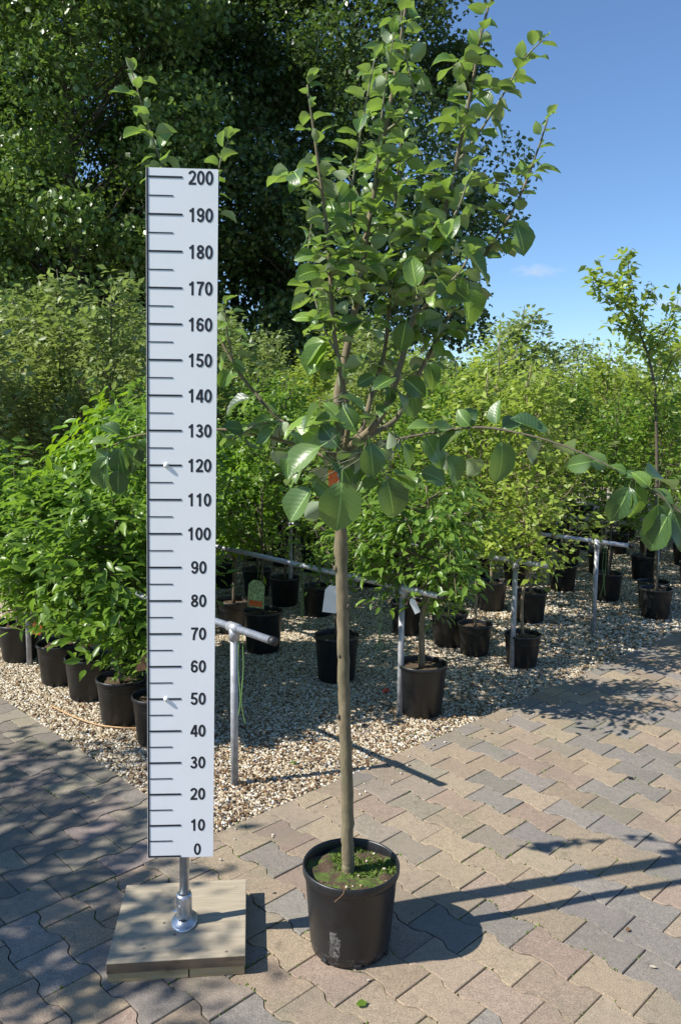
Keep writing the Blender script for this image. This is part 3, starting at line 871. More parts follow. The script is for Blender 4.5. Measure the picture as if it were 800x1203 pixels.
def number_mesh(txt, xc, zc):
    m = MB(); adv = .615; wd = adv * (len(txt) - 1) + .56; lay = 0
    for q, ch in enumerate(txt):
        for closed, pl in digit(ch):
            n = len(pl); L = []; Rr = []
            for i, p in enumerate(pl):
                a_ = pl[i - 1] if (i > 0 or closed) else p
                b_ = pl[(i + 1) % n] if (i < n - 1 or closed) else p
                tx, ty = b_[0] - a_[0], b_[1] - a_[1]; ln = math.hypot(tx, ty)
                nx, ny = -ty / ln * SW / 2, tx / ln * SW / 2
                L.append((p[0] + nx, p[1] + ny)); Rr.append((p[0] - nx, p[1] - ny))
            y = -.0003 - .00008 * (lay % 7); lay += 1
            V = []
            for u, v in L + Rr:
                z = zc + (v - .5) * DH
                V.append((xc + (q * adv + u - wd / 2) * DH + bz(z), y, z))
            F = [(i, i + n, (i + 1) % n + n, (i + 1) % n) for i in range(n if closed else n - 1)]
            m.add(V, F)
    return m.mesh('number', MAT['ink'])
for i in range(21):
    link(bpy.data.objects.new('number', number_mesh(str(i * 10), .1505, BZ0 + .1 * i + (.0215 if i == 0 else 0))), panel)
for z in (1.2, .5):
    m = MB(); zz = BZ0 + z; x = bz(zz) + .056
    m.tube([(x, -.0005, zz), (x, -.002, zz)], .0078, 14); m.tube([(x, -.002, zz), (x, -.005, zz), (x, -.007, zz)], [.0070, .0062, .0035], 12)
    m.build('bolt', MAT['tag_white'], panel, True)
for dx, dz in ((-.004, 0), (.003, -.002), (.009, .001)):
    pass
m = MB(); m.tube([(BW * .53, .026, .066), (BW * .53 + .02, .026, 2.15)], .0150, 16); m.build('pole', MAT['zinc'], ruler, True)
m = MB(); m.lathe([(.0235, .070), (.0245, .072), (.0245, .150), (.0225, .157), (.0155, .158)], 20, (BW * .53, .026, 0)); m.build('sleeve', MAT['zinc'], ruler, True)
m = MB()
prof = [(1.0, 0), (1.0, .006), (.93, .009), (.62, .011), (.56, .016), (.5, .017)]
V = []; F = []; n = 28
for s_, z in prof:
    for q in range(n):
        a = 2 * math.pi * q / n
        V.append((BW * .53 + s_ * .040 * math.cos(a), .026 + s_ * .058 * math.sin(a), .0632 + z))
for i in range(len(prof) - 1):
    for q in range(n): F.append((i * n + q, i * n + (q + 1) % n, (i + 1) * n + (q + 1) % n, (i + 1) * n + q))
m.add(V, F); fl = m.build('flange', MAT['zinc'], ruler, True)
m = MB(); m.tube([(BW * .53 - .018, .001, .116), (BW * .53 - .03, .001, .116)], .004, 6); m.build('set_screw', MAT['zinc'], ruler)
for zc in (.9, 1.6):
    m = MB(); m.box((BW * .53 + .01, .014, zc), (.05, .018, .03)); m.build('bracket', MAT['zinc'], ruler)

# wooden foot
wood = empty('wooden_base', (-.6628, 2.1641, 0), .1104)
tag(wood, 'square plywood base of two layers under the height board pole', 'base')
m = MB(); m.box((.2, .198, .0457), (.400, .396, .033), bev=.0018); top = m.build('top_panel', MAT['ply'], wood)
m = MB(); m.box((.2, -.0006, .0455), (.397, .0012, .030)); m.build('front_edge', MAT['edge'], wood)
m = MB(); m.box((.118, .195, .0145), (.232, .385, .028), bev=.0015); m.build('bottom_plank', MAT['plank'], wood)
m = MB(); m.box((.3175, .196, .0145), (.160, .384, .028), bev=.0015); m.build('bottom_plank', MAT['plank'], wood)

# ------------------------------------------------------------------ the apple tree in its pot
APX, APY = .0454, 2.3543
apple = empty('potted_apple_tree', (APX, APY, 0), 0)
tag(apple, 'tall young apple tree with large leaves in the big black pot on the paving', 'tree')
m = MB()
R, RB, H = .1503, .1214, .271
m.lathe([(.001, .004), (RB * .95, .0005), (RB, .006), (RB + .004, .03), (R * .945, H - .034), (R * .955, H - .030), (R * .985, H - .026), (R, H - .020), (R, H - .004), (R * .992, H), (R * .965, H), (R * .952, H - .006), (R * .93, H - .05), (R * .90, H - .09)], 56)
pot = m.build('pot', MAT['showpot'], apple, True)
for a in (-130, -80, -25, 40, 100, 160):
    a = math.radians(a); m = MB()
    m.box((math.cos(a) * (RB + .001), math.sin(a) * (RB + .001), .012), (.010, .022, .012), a, .003); m.build('drain_hole', MAT['plastic_cap'], pot)
r_ = np.random.default_rng(5)
V = [(0, 0, H - .028)]; F = []; n, mm = 48, 12
for i in range(1, mm + 1):
    for k in range(n):
        a = 2 * math.pi * k / n; rr = R * .945 * i / mm
        V.append((rr * math.cos(a), rr * math.sin(a), H - .030 + .006 * math.sin(5 * a + i) * (i / mm) + r_.uniform(-.004, .005)))
for k in range(n): F.append((0, 1 + k, 1 + (k + 1) % n))
for i in range(mm - 1):
    for k in range(n): F.append((1 + i * n + k, 1 + (i + 1) * n + k, 1 + (i + 1) * n + (k + 1) % n, 1 + i * n + (k + 1) % n))
soil = mobj('soil', np_mesh('soil', V, F, True), MAT['moss'], apple)
for k in range(10):
    a, rr = r_.uniform(0, 6.28), R * .88 * math.sqrt(r_.uniform(.05, 1))
    o = mobj('pebble', bpy.data.meshes[random.choice(['pebble', 'pebble.001', 'pebble.002'])], None, soil, (rr * math.cos(a), rr * math.sin(a), H - .024))
    s = r_.uniform(.003, .008); o.scale = (s, s, s); o.rotation_euler = (0, 0, a)
# moss tufts
P = []; 
for k in range(1700):
    a, rr = r_.uniform(0, 6.28), R * .92 * math.sqrt(r_.uniform(0, 1))
    x, y = rr * math.cos(a), rr * math.sin(a)
    if math.sin(23 * x + 1.3) + math.sin(31 * y + .4) + math.sin(17 * (x + y)) > .25: P.append((x, y, H - .031))
P = np.array(P); nP = len(P)
A = r_.normal(0, .6, (nP, 3)); A[:, 2] = 1
V, F = leaf_cloud(P, A, r_.normal(0, 1, (nP, 3)), r_.uniform(.006, .013, nP), LEAF2, LEAF2_F)
tag(mobj('moss', np_mesh('moss', V, F), mat_leaf('moss_leaf', [(.09, .15, .02), (.17, .25, .03)], (.12, .19, .03), (.2, .3, .03), .7, .25), soil), kind='stuff')
m = MB(); m.tube(smooth_path([(-.03, -.10, H - .02), (-.022, -.138, H + .003), (-.026, -.155, H - .008), (-.05, -.158, H - .03)], 4), .0013, 5); m.build('root_twig', MAT['dead_leaf'], soil)
AO = Vector((APX, APY, 0))
def path_px(pts): return [at(x, y, Y) - AO for x, y, Y in pts]
def limb(name, pts, r0, r1, mat='bark', n=9, sub=6, knobs=0):
    p = smooth_path(path_px(pts), sub)
    L = len(p)
    rad = [r0 + (r1 - r0) * (i / (L - 1)) for i in range(L)]
    for k in range(knobs):
        i = random.randrange(3, L - 3); rad[i] *= 1.12; rad[i + 1] *= 1.07; rad[i - 1] *= 1.05
    for i in range(1, L - 1): p[i] = p[i] + Vector((random.gauss(0, r1 * .06), random.gauss(0, r1 * .06), 0))
    m = MB(); m.tube(p, rad, n); m.build(name, MAT[mat], apple, True)
    return p
random.seed(11)
for x, y, rr in ((394, 668, .0075), (408.5, 712, .0085), (397, 842, .006), (411, 900, .006), (399, 770, .006), (405, 640, .007)):
    c = at(x, y, APY - .008) - AO; m = MB()
    m.lathe([(rr * .1, -rr * 1.3), (rr * .7, -rr), (rr, 0), (rr * .7, rr), (rr * .1, rr * 1.3)], 10, c); m.build('knot', MAT['bark2'], apple, True)
limb('trunk', [(409.5, 1026, APY), (408.5, 1000, APY), (408, 950, APY + .005), (406, 880, APY), (403.5, 800, APY + .005), (402.5, 720, APY), (400.5, 650, APY), (401, 590, APY), (402, 530, APY), (401, 490, APY + .005)], .0195, .0165, n=16, sub=10, knobs=4)
S = []
S.append((limb('branch', [(402, 520, 2.354), (397, 470, 2.37), (404, 428, 2.38), (412, 388, 2.39), (421, 343, 2.40), (430, 280, 2.41), (437, 240, 2.42), (445, 195, 2.43), (456, 135, 2.44), (466, 75, 2.45), (476, 10, 2.46), (481, -40, 2.47)], .0140, .0032, n=10, knobs=5), .42, 1))
S.append((limb('branch', [(404, 530, 2.35), (436, 504, 2.33), (453, 478, 2.32), (469, 433, 2.31), (480, 392, 2.30), (491, 350, 2.30), (504, 300, 2.30), (519, 262, 2.29), (536, 189, 2.28), (553, 108, 2.27), (565, 40, 2.26), (580, -12, 2.26)], .0115, .0026, n=10, knobs=4), .40, 1))
S.append((limb('branch', [(403, 525, 2.36), (424, 507, 2.42), (436, 465, 2.47), (450, 420, 2.50), (457, 365, 2.52), (460, 290, 2.53), (468, 200, 2.55), (474, 120, 2.56)], .0090, .0025, n=9, knobs=3), .35, 1))
S.append((limb('branch', [(404, 528, 2.36), (440, 508, 2.42), (466, 491, 2.46), (484, 455, 2.49), (502, 420, 2.50), (525, 375, 2.52), (552, 325, 2.53), (577, 288, 2.54), (607, 238, 2.55), (630, 180, 2.56), (643, 140, 2.56)], .0095, .0024, n=9, knobs=3), .35, 1))
S.append((limb('branch', [(402, 540, 2.35), (409, 496, 2.28), (401, 442, 2.25), (392, 388, 2.23), (388, 325, 2.22), (384, 270, 2.21), (377, 215, 2.20), (369, 157, 2.19), (361, 100, 2.18)], .0085, .0024, n=9, knobs=3), .25, 1))
S.append((limb('shoot', [(534, 196, 2.28), (556, 165, 2.31), (573, 140, 2.33), (595, 104, 2.35), (613, 72, 2.36), (637, 47, 2.37)], .0042, .0020, 'shoot', 6), .15, 1))
S.append((limb('shoot', [(452, 155, 2.44), (470, 140, 2.40), (486, 112, 2.38), (476, 63, 2.36), (470, 0, 2.35), (468, -30, 2.35)], .0040, .0020, 'shoot', 6), .1, 1))
S.append((limb('shoot', [(440, 225, 2.42), (447, 150, 2.36), (455, 85, 2.34), (464, 35, 2.33)], .0040, .0019, 'shoot', 6), .15, 1))
S.append((limb('shoot', [(428, 300, 2.40), (412, 250, 2.34), (418, 190, 2.30), (432, 110, 2.28), (440, 70, 2.28)], .0040, .0019, 'shoot', 6), .15, 1))
S.append((limb('shoot', [(504, 300, 2.30), (520, 275, 2.24), (540, 240, 2.2), (552, 200, 2.18)], .0040, .0019, 'shoot', 6), .1, 1))
S.append((limb('shoot', [(404, 428, 2.38), (385, 395, 2.45), (370, 350, 2.5), (362, 300, 2.52), (368, 250, 2.53)], .0045, .0019, 'shoot', 6), .2, 1))
S.append((limb('shoot', [(484, 380, 2.30), (510, 345, 2.2), (535, 325, 2.14), (552, 300, 2.12)], .0045, .0019, 'shoot', 6), .2, 1))
S.append((limb('shoot', [(457, 365, 2.52), (440, 300, 2.58), (425, 240, 2.62), (400, 190, 2.64)], .0045, .0019, 'shoot', 6), .2, 1))
# low branch reaching right and towards the viewer
S.append((limb('branch', [(402, 545, 2.34), (448, 521, 2.22), (516, 507, 2.12), (565, 502, 2.05), (615, 510, 1.98), (660, 523, 1.93), (702, 541, 1.88), (740, 561, 1.84), (775, 583, 1.80), (815, 615, 1.77)], .0036, .0014, 'bark2', 8), 2.0, 0))
# left branches that pass behind the board
S.append((limb('branch', [(401, 540, 2.36), (362, 515, 2.44), (330, 494, 2.50), (300, 462, 2.54), (275, 428, 2.57), (246, 370, 2.60), (222, 300, 2.62), (203, 235, 2.63), (190, 192, 2.63), (174, 145, 2.64), (156, 86, 2.65)], .0075, .0020, 'bark', 8), .66, 1))
S.append((limb('shoot', [(246, 370, 2.60), (252, 310, 2.58), (254, 250, 2.57), (259, 190, 2.56), (268, 165, 2.56)], .0040, .0019, 'shoot', 6), .55, 1))
S.append((limb('branch', [(401, 545, 2.36), (340, 520, 2.44), (270, 505, 2.50), (205, 508, 2.52), (160, 512, 2.52), (132, 524, 2.52)], .0058, .0022, 'bark', 7), 2.0, 0))
S.append((limb('shoot', [(330, 494, 2.50), (300, 500, 2.45), (282, 512, 2.42), (270, 520, 2.40)], .0035, .0019, 'shoot', 6), .2, 1))
S.append((limb('shoot', [(275, 428, 2.57), (268, 395, 2.5), (264, 360, 2.45)], .0035, .0019, 'shoot', 6), .2, 1))

# leaf shapes
def apple_leaf_mesh(seed, mat='apple_leaf'):
    r = np.random.default_rng(seed)
    us = np.array([0, .05, .16, .32, .50, .68, .84, .94, 1.0]); nu, nv = len(us), 5
    fold = r.uniform(.12, .65); bend = r.uniform(.15, .95); side = r.normal(0, .10); wav = r.uniform(.04, .11); ph = r.uniform(0, 6)
    V = []; UV = []
    for i, u in enumerate(us):
        w = .365 * (max(0.0, math.sin(math.pi * u ** .9)) ** .62 if 0 < u < 1 else .003)
        if u > .9: w *= .72
        w *= (1.04 if i % 2 else .97)
        for j in range(nv):
            v = -1 + 2 * j / (nv - 1)
            z = abs(v) * w * fold - bend * u * u * .55 + wav * math.sin(6 * u + ph + v * 1.5) * abs(v)
            V.append((v * w + side * u * u, .22 + u, z)); UV.append((.5 + v * .5, u))
    F = []
    for i in range(nu - 1):
        for j in range(nv - 1):
            a = i * nv + j; F.append((a, a + 1, a + nv + 1, a + nv))
    b = len(V)
    V += [(-.012, 0, .02), (.012, 0, .02), (.010, .235, 0), (-.010, .235, 0)]; UV += [(.5, .5)] * 4
    F.append((b, b + 1, b + 2, b + 3))
    me = np_mesh('leaf', V, F, True, uv=UV); me.materials.append(MAT[mat]); return me
LEAVES = [apple_leaf_mesh(100 + k) for k in range(14)]
YOUNG_LIT = [apple_leaf_mesh(100 + k, 'apple_young_lit') for k in range(14)]
leaf_list = []       # (position, axis, normal, size)
def put(p, a, n, s): leaf_list.append((Vector(p), Vector(a).normalized(), Vector(n), s))
gold = math.radians(137.5)
for path, s0, ends in S:
    seg = [0.0]
    for i in range(1, len(path)): seg.append(seg[-1] + (path[i] - path[i - 1]).length)
    L = seg[-1]
    if s0 > 1: continue
    d = s0 * L; az = random.uniform(0, 6)
    while d < L:
        i = max(k for k in range(len(seg)) if seg[k] <= d); i = min(i, len(path) - 2)
        p = path[i].lerp(path[i + 1], (d - seg[i]) / max(1e-6, seg[i + 1] - seg[i]))
        tg = (path[i + 1] - path[i]).normalized()
        o = Vector((math.cos(az), math.sin(az), 0)); o = (o - o.dot(tg) * tg).normalized()
        f = d / L
        a = o * .9 + tg * (.15 + .5 * f ** 3) + Vector((0, 0, random.uniform(-.45, .25))) + Vector([random.gauss(0, .18) for _ in range(3)])
        nn = Vector((0, 0, 1)) + o * .25 + Vector([random.gauss(0, .55) for _ in range(3)])
        put(p, a, nn, random.uniform(.038, .068) * (1 - .45 * max(0, f - .85) / .15))
        az += gold + random.gauss(0, .3); d += random.uniform(.013, .022)
    e = path[-1]                           # young tip leaves
    for k in range(3):
        az = random.uniform(0, 6.28)
        put(e, Vector((math.cos(az) * .6, math.sin(az) * .6, .8)), Vector((-math.cos(az), -math.sin(az), .6)), random.uniform(.025, .042))
# short spurs with leaf rosettes on the older wood
spur_ends = []
for path, s0, ends in S[:5]:
    for k in range(14):
        i = int(len(path) * random.uniform(.32, .86)); p = path[i]
        az = random.uniform(0, 6.28); o = Vector((math.cos(az), math.sin(az), random.uniform(.1, .6))).normalized()
        L = random.uniform(.03, .10); q = p + o * L; spur_ends.append(q)
        m = MB(); m.tube([p, p + o * L * .5 + Vector((0, 0, .008)), q], [.0028, .0022, .0018], 5); m.build('spur', MAT['shoot'], apple, True)
        for j in range(random.randint(5, 7)):
            b = random.uniform(0, 6.28); w = Vector((math.cos(b), math.sin(b), random.uniform(-.5, .35)))
            put(q, w + o * .35, Vector((0, 0, 1)) + w * .3 + Vector([random.gauss(0, .4) for _ in range(3)]), random.uniform(.042, .072))
# hand-placed big leaves around the fork, on the low branches and by the board: pixel of the leaf base, pixel of its tip, depth, size factor
def big(x0, y0, x1, y1, Y, dY=0.0, nrm=None):
    a, b = at(x0, y0, Y), at(x1, y1, Y + dY)
    L = (b - a).length
    n_ = Vector(nrm) if nrm else Vector((random.gauss(0, .3), -1, .35 + random.gauss(0, .2)))
    put(a - AO, b - a, n_, L / 1.2)
for args in [(402, 552, 400, 626, 2.10, -.0, (-.05, -1, -.35)), (432, 512, 442, 560, 2.12, .0, (.2, -1, -.2)), (452, 553, 466, 610, 2.12, .0, (.4, -1, -.25)),
             (385, 520, 338, 545, 2.14, -.05, (0, -.6, 1)), (372, 565, 340, 612, 2.14, .0, (-.4, -.8, .7)), (420, 510, 400, 475, 2.2, 0), (405, 498, 372, 488, 2.2, 0, (0, -.5, 1)),
             (402, 530, 376, 500, 2.2, 0), (398, 545, 415, 568, 2.15, 0), (395, 520, 345, 500, 2.3, .05), (470, 515, 490, 548, 2.1, 0, (.2, -.6, 1)), (495, 505, 522, 548, 2.1, 0, (.1, -.7, .8)),
             (520, 530, 545, 565, 2.12, 0, (.6, -1, .3)), (505, 508, 535, 500, 2.1, .02, (0, -.6, 1)), (588, 508, 594, 566, 2.02, 0, (.2, -1, .4)), (604, 506, 642, 496, 1.98, .02, (0, -.6, .9)),
             (583, 504, 582, 470, 2.03, 0, (-.8, -.6, .3)), (555, 503, 535, 485, 2.06, 0), (640, 512, 600, 490, 1.97, .03, (.1, -.5, .9)), (535, 505, 560, 480, 2.08, 0, (.4, -.7, .5)),
             (742, 562, 724, 615, 1.84, 0, (-.3, -1, .5)), (745, 563, 752, 608, 1.84, 0, (.4, -.9, .2)), (750, 562, 792, 560, 1.83, .05, (0, -.4, 1)), (740, 558, 716, 545, 1.84, 0, (0, -.5, 1)),
             (772, 582, 775, 640, 1.80, 0, (.1, -1, .3)), (785, 590, 812, 650, 1.79, 0, (.2, -1, .4)), (765, 575, 745, 555, 1.8, 0), (790, 595, 762, 648, 1.79, .02, (-.6, -.8, .3)), (800, 605, 835, 590, 1.78, 0),
             (132, 524, 112, 552, 2.5, 0, (-.5, -.9, .4)), (140, 518, 142, 562, 2.5, 0, (0, -1, .3)), (150, 514, 166, 552, 2.5, 0, (.4, -.9, .3)), (135, 522, 105, 520, 2.5, 0, (0, -.5, .9)), (145, 515, 120, 495, 2.5, 0, (0, -.5, 1)), (160, 512, 172, 540, 2.51, 0), (140, 545, 138, 582, 2.49, 0, (.2, -1, .3)), (128, 528, 118, 575, 2.49, 0, (-.4, -1, .2)),
             (490, 345, 482, 300, 2.12, 0, (-.2, -1, .25)), (478, 372, 470, 412, 2.2, 0, (.1, -1, .3)), (510, 320, 535, 350, 2.15, 0), (530, 290, 580, 318, 2.1, 0, (0, -.5, 1)), (548, 330, 556, 385, 2.2, 0, (.6, -.9, .2)), (545, 320, 530, 362, 2.15, 0, (.3, -1, .3)),
             (600, 250, 622, 296, 2.52, 0, (.5, -1, .3)), (392, 395, 352, 420, 2.25, 0, (-.2, -.7, .8)), (395, 420, 378, 445, 2.25, 0), (388, 395, 362, 440, 2.25, 0, (-.3, -.8, .6)), (470, 440, 500, 465, 2.28, 0), (500, 420, 515, 455, 2.4, 0), (455, 450, 462, 475, 2.3, 0), (480, 455, 490, 490, 2.35, 0), (415, 455, 440, 440, 2.3, 0), (372, 490, 330, 500, 2.3, 0, (0, -.4, 1)), (330, 500, 298, 520, 2.4, 0, (0, -.5, 1)), (300, 465, 262, 480, 2.45, 0, (0, -.5, 1)), (275, 430, 258, 455, 2.5, 0)]:
    big(*args)
for k in range(56):
    x, y, Y = random.gauss(408, 46), random.gauss(518, 38), random.uniform(2.12, 2.5)
    if y > 590: continue
    p = at(x, y, Y) - AO; b = random.uniform(0, 6.28)
    put(p, Vector((math.cos(b), math.sin(b), random.uniform(-1.2, .1))), Vector((0, -.35, 1)) + Vector([random.gauss(0, .5) for _ in range(3)]), random.uniform(.055, .082))
for path, d0, step in ((S[13][0], .08, .05), (S[14][0], .14, .06), (S[16][0], .1, .09)):
    acc = 0.0; nxt = d0
    for i in range(1, len(path)):
        acc += (path[i] - path[i - 1]).length
        if acc > nxt:
            nxt = acc + step * random.uniform(.6, 1.4); b = random.uniform(0, 6.28)
            put(path[i], Vector((math.cos(b), math.sin(b), random.uniform(-.9, .4))), Vector((0, -.2, 1)) + Vector([random.gauss(0, .5) for _ in range(3)]), random.uniform(.05, .08))
print('apple leaves', len(leaf_list))
wood_pts = [q for path, _, _ in S for q in path[3:]]
for p, a, n_, sz in leaf_list:
    q = min(wood_pts, key=lambda w: (w - p).length_squared)
    if .03 < (q - p).length < .45 and all((p - e).length > 1e-4 for e in spur_ends):
        m = MB(); m.tube([q, q.lerp(p, .5) + Vector((0, 0, -.006)), p], [.0022, .0016, .0012], 5); m.build('spur', MAT['shoot'], apple, True)
def frame(a, n):
    x = a.cross(n)
    if x.length < 1e-4: x = a.orthogonal()
    x.normalize(); n = x.cross(a).normalized()
    return Matrix((x, a, n)).transposed()
cands = leaf_list
if len(cands) > 300:
    keep = set(sorted(range(len(cands)), key=lambda i: -cands[i][3] / (cands[i][0] + AO - Vector((0, 0, CAM_H))).length)[:300])
else: keep = set(range(len(cands)))
RV, RF, RUV = [], [], []
for i, (p, a, n_, s) in enumerate(cands):
    me = (YOUNG_LIT if p.z + random.gauss(0, .12) > 1.72 else LEAVES)[i % len(LEAVES)]  # leaves high in the crown get the brighter, painted-lit copy
    R3 = frame(a, n_)
    M4 = Matrix.Translation(p) @ (R3.to_4x4()) @ Matrix.Diagonal((s * random.uniform(.92, 1.15), s, s, 1))
    if i in keep:
        o = mobj('leaf', me, None, apple); o.matrix_local = M4
    else:
        b = len(RV)
        uvm = {l.vertex_index: me.uv_layers[0].data[l.index].uv[:] for l in me.loops}; RUV += [uvm[q] for q in range(len(me.vertices))]
        RV += [tuple(M4 @ v.co) for v in me.vertices]; RF += [tuple(b + k for k in f.vertices) for f in me.polygons]
if RV: tag(mobj('foliage', np_mesh('foliage', RV, RF, True, uv=RUV), MAT['apple_leaf_m'], apple), kind='stuff')

# plant label tied to the trunk under the leaves
m = MB(); c0 = at(392, 563, 2.31)
lab = empty('plant_label', c0, .3)
tag(lab, 'small orange and blue plant label tied to the apple trunk under its leaves', 'label')
m.box((0, 0, 0), (.03, .0015, .05), 0); m.build('card', MAT['tag_orange'], lab)
m = MB(); m.box((.022, -.002, .022), (.02, .0015, .03), 0); m.build('blue_strip', MAT['tag_blue'], lab)
m = MB(); m.tube([(0, 0, .025), (.01, .02, .035), (.025, .03, .03)], .001, 5); m.build('tie', MAT['string'], lab)

# ------------------------------------------------------------------ tall trees behind
def big_tree(name, label, x, y, h, rad, z0, mat, seed, nleaf, lsize, nclump=70):
    r = np.random.default_rng(seed)
    root = empty(name, (x, y, 0)); tag(root, label, 'tree', 'tall trees behind the nursery')
    m = MB()
    m.tube(smooth_path([(0, 0, 0), (.1, 0, h * .3), (-.1, .1, h * .6), (0, 0, h * .92)], 6), list(np.linspace(.20, .04, 19)), 10)
    P = []; C = []
    for k in range(nclump):
        f = r.uniform(0, 1); z = z0 + (h - z0) * f ** 1.1
        rr = rad * (math.sin(math.pi * min(1, .22 + .76 * f)) ** .6) * math.sqrt(r.uniform(.12, 1))
        az = r.uniform(0, 2 * math.pi)
        c = np.array([rr * math.cos(az), rr * math.sin(az), z]); C.append(c)
        s = np.array([0, 0, max(.5, z - rr * .8)])
        m.tube([s, (s + c) / 2 + np.array([0, 0, .15]), c], [.035, .022, .010], 5, cap=False)
        k_ = nleaf // nclump
        g = r.normal(0, 1, (k_, 3)); g = unit(g) * (r.uniform(.25, 1, (k_, 1)) ** .5)
        cr = r.uniform(.75, 1.45)
        P.append(c + g * np.array([cr, cr, cr * .75]))
    m.build('trunk', MAT['bark2'], root, True)
    P = np.concatenate(P); n = len(P)
    out = unit(P - np.array([0, 0, z0 + (h - z0) * .4]))
    A = r.normal(0, 1, (n, 3)) + out * .3; A[:, 2] -= .35
    N = out * .5 + r.normal(0, .55, (n, 3)); N[:, 2] += .7
    V, F = leaf_cloud(P, A, N, lsize * r.uniform(.6, 1.2, n), LEAF2, LEAF2_F, 1.25)
    o = mobj('crown', np_mesh('crown', V, F), MAT[mat], root); o['kind'] = 'stuff'
    return root
big_tree('tall_tree', 'tall dense dark green tree directly behind the white height board', -6.6, 20.5, 14.5, 4.3, 2.2, 'dark_leaf', 3, 95000, .150, 150)
big_tree('tall_tree', 'darkest tall tree rising behind the apple tree with an open blue sky beside it', .35, 22.5, 15.5, 3.9, 2.2, 'dark_leaf2', 4, 80000, .150, 125)
big_tree('tall_tree', 'tall dark green tree at the left end of the tree belt', -11.2, 21.5, 14.0, 4.0, 2.0, 'dark_leaf', 5, 60000, .16, 110)
big_tree('tall_tree', 'tall dark tree filling the gap between the two biggest trees', -3.2, 24.0, 13.5, 3.6, 2.0, 'dark_leaf2', 6, 60000, .16, 110)
big_tree('tall_tree', 'tall green tree standing farthest back in the tree belt', -8.5, 26.5, 15.5, 4.6, 2.0, 'dark_leaf', 8, 60000, .18, 120)

# broad tree beside the viewer, outside the picture: its shade dapples the paving by the wooden base
def shade_tree():
    r = np.random.default_rng(9)
    cx, cy = -4.1, 1.95
    root = empty('shade_tree', (cx, cy, 0)); tag(root, 'broad low tree whose shade dapples the paving by the wooden base', 'tree')
    m = MB(); m.tube(smooth_path([(0, 0, 0), (.03, 0, .9), (-.02, .03, 1.7), (0, 0, 3.2)], 5), list(np.linspace(.06, .015, 16)), 9)
    P = []
    ox, oy = SUN_DIR.x / -SUN_DIR.z, SUN_DIR.y / -SUN_DIR.z
    for k in range(95):
        gx, gy = r.uniform(-1.75, -.42), r.uniform(1.75, 3.9)
        if gx > -.55 and gy > 2.6: continue
        if gx > -.75 and gy > 3.2: continue
        z = r.uniform(2.3, 3.3)
        c = np.array([gx - ox * z - cx, gy - oy * z - cy, z])
        m.tube([(0, 0, c[2] - .5), c * .6 + np.array([0, 0, .4 * (c[2] - .3)]), c], [.016, .010, .004], 5, cap=False)
        kk = 66 if gy < 2.6 and gx < -.6 else (30 if gy < 3.05 else 15)
        g = unit(r.normal(0, 1, (kk, 3))) * r.uniform(.1, 1, (kk, 1)) ** .5
        P.append(c + g * np.array([.24, .24, .18]))
    m.build('trunk', MAT['bark2'], root, True)
    P = np.concatenate(P); n = len(P)
    A = r.normal(0, 1, (n, 3)); N = r.normal(0, .5, (n, 3)); N[:, 2] += 1
    V, F = leaf_cloud(P, A, N, .085 * r.uniform(.6, 1.2, n))
    o = mobj('crown', np_mesh('crown', V, F), MAT['shrub_leaf'], root); o['kind'] = 'stuff'
shade_tree()

# small fair-weather clouds, far off
def cloud(x, y, w, h, label, seed):
    D = 1600.0; c = at(x, y, D)
    bm = bmesh.new(); bmesh.ops.create_icosphere(bm, subdivisions=3, radius=1)
    me = bpy.data.meshes.new('cloud'); bm.to_mesh(me); bm.free()
    t = NT('cloud_vapour'); t.n.remove(t.bsdf)
    o = t.obj(); n = t.noise(1.6, 5, .6, o)
    n.inputs['Vector'].default_value = (seed, 0, 0)
    mp = t.new('ShaderNodeMapping'); mp.inputs['Location'].default_value = (seed, seed * .7, 0); mp.inputs['Scale'].default_value = (1.6, 1, .8); t.link(o, mp.inputs[0]); t.link(mp.outputs[0], n.inputs['Vector'])
    ln = t.new('ShaderNodeVectorMath', operation='LENGTH'); t.link(o, ln.inputs[0])
    d = t.math('SUBTRACT', t.math('MULTIPLY', n.outputs[0], 1.9), t.math('ADD', t.math('MULTIPLY', ln.outputs['Value'], .95), .12))
    d = t.math('MAXIMUM', d, 0.0)
    v = t.new('ShaderNodeVolumePrincipled'); v.inputs['Color'].default_value = (.98, .98, .98, 1); v.inputs['Anisotropy'].default_value = 0.0
    t.link(t.math('MULTIPLY', d, .020), v.inputs['Density'])
    t.link(v.outputs[0], t.out.inputs['Volume'])
    ob = mobj('cloud', me, t.mat, None, c); ob.scale = (w / FPX * D, w / FPX * D * .6, h / FPX * D)
    tag(ob, label, 'cloud')
cloud(631, 318, 34, 9, 'small flat wisp of white cloud low in the blue sky', 2.3)
cloud(800, 356, 46, 10, 'white cloud wisp just above the far right treetops', 5.1)

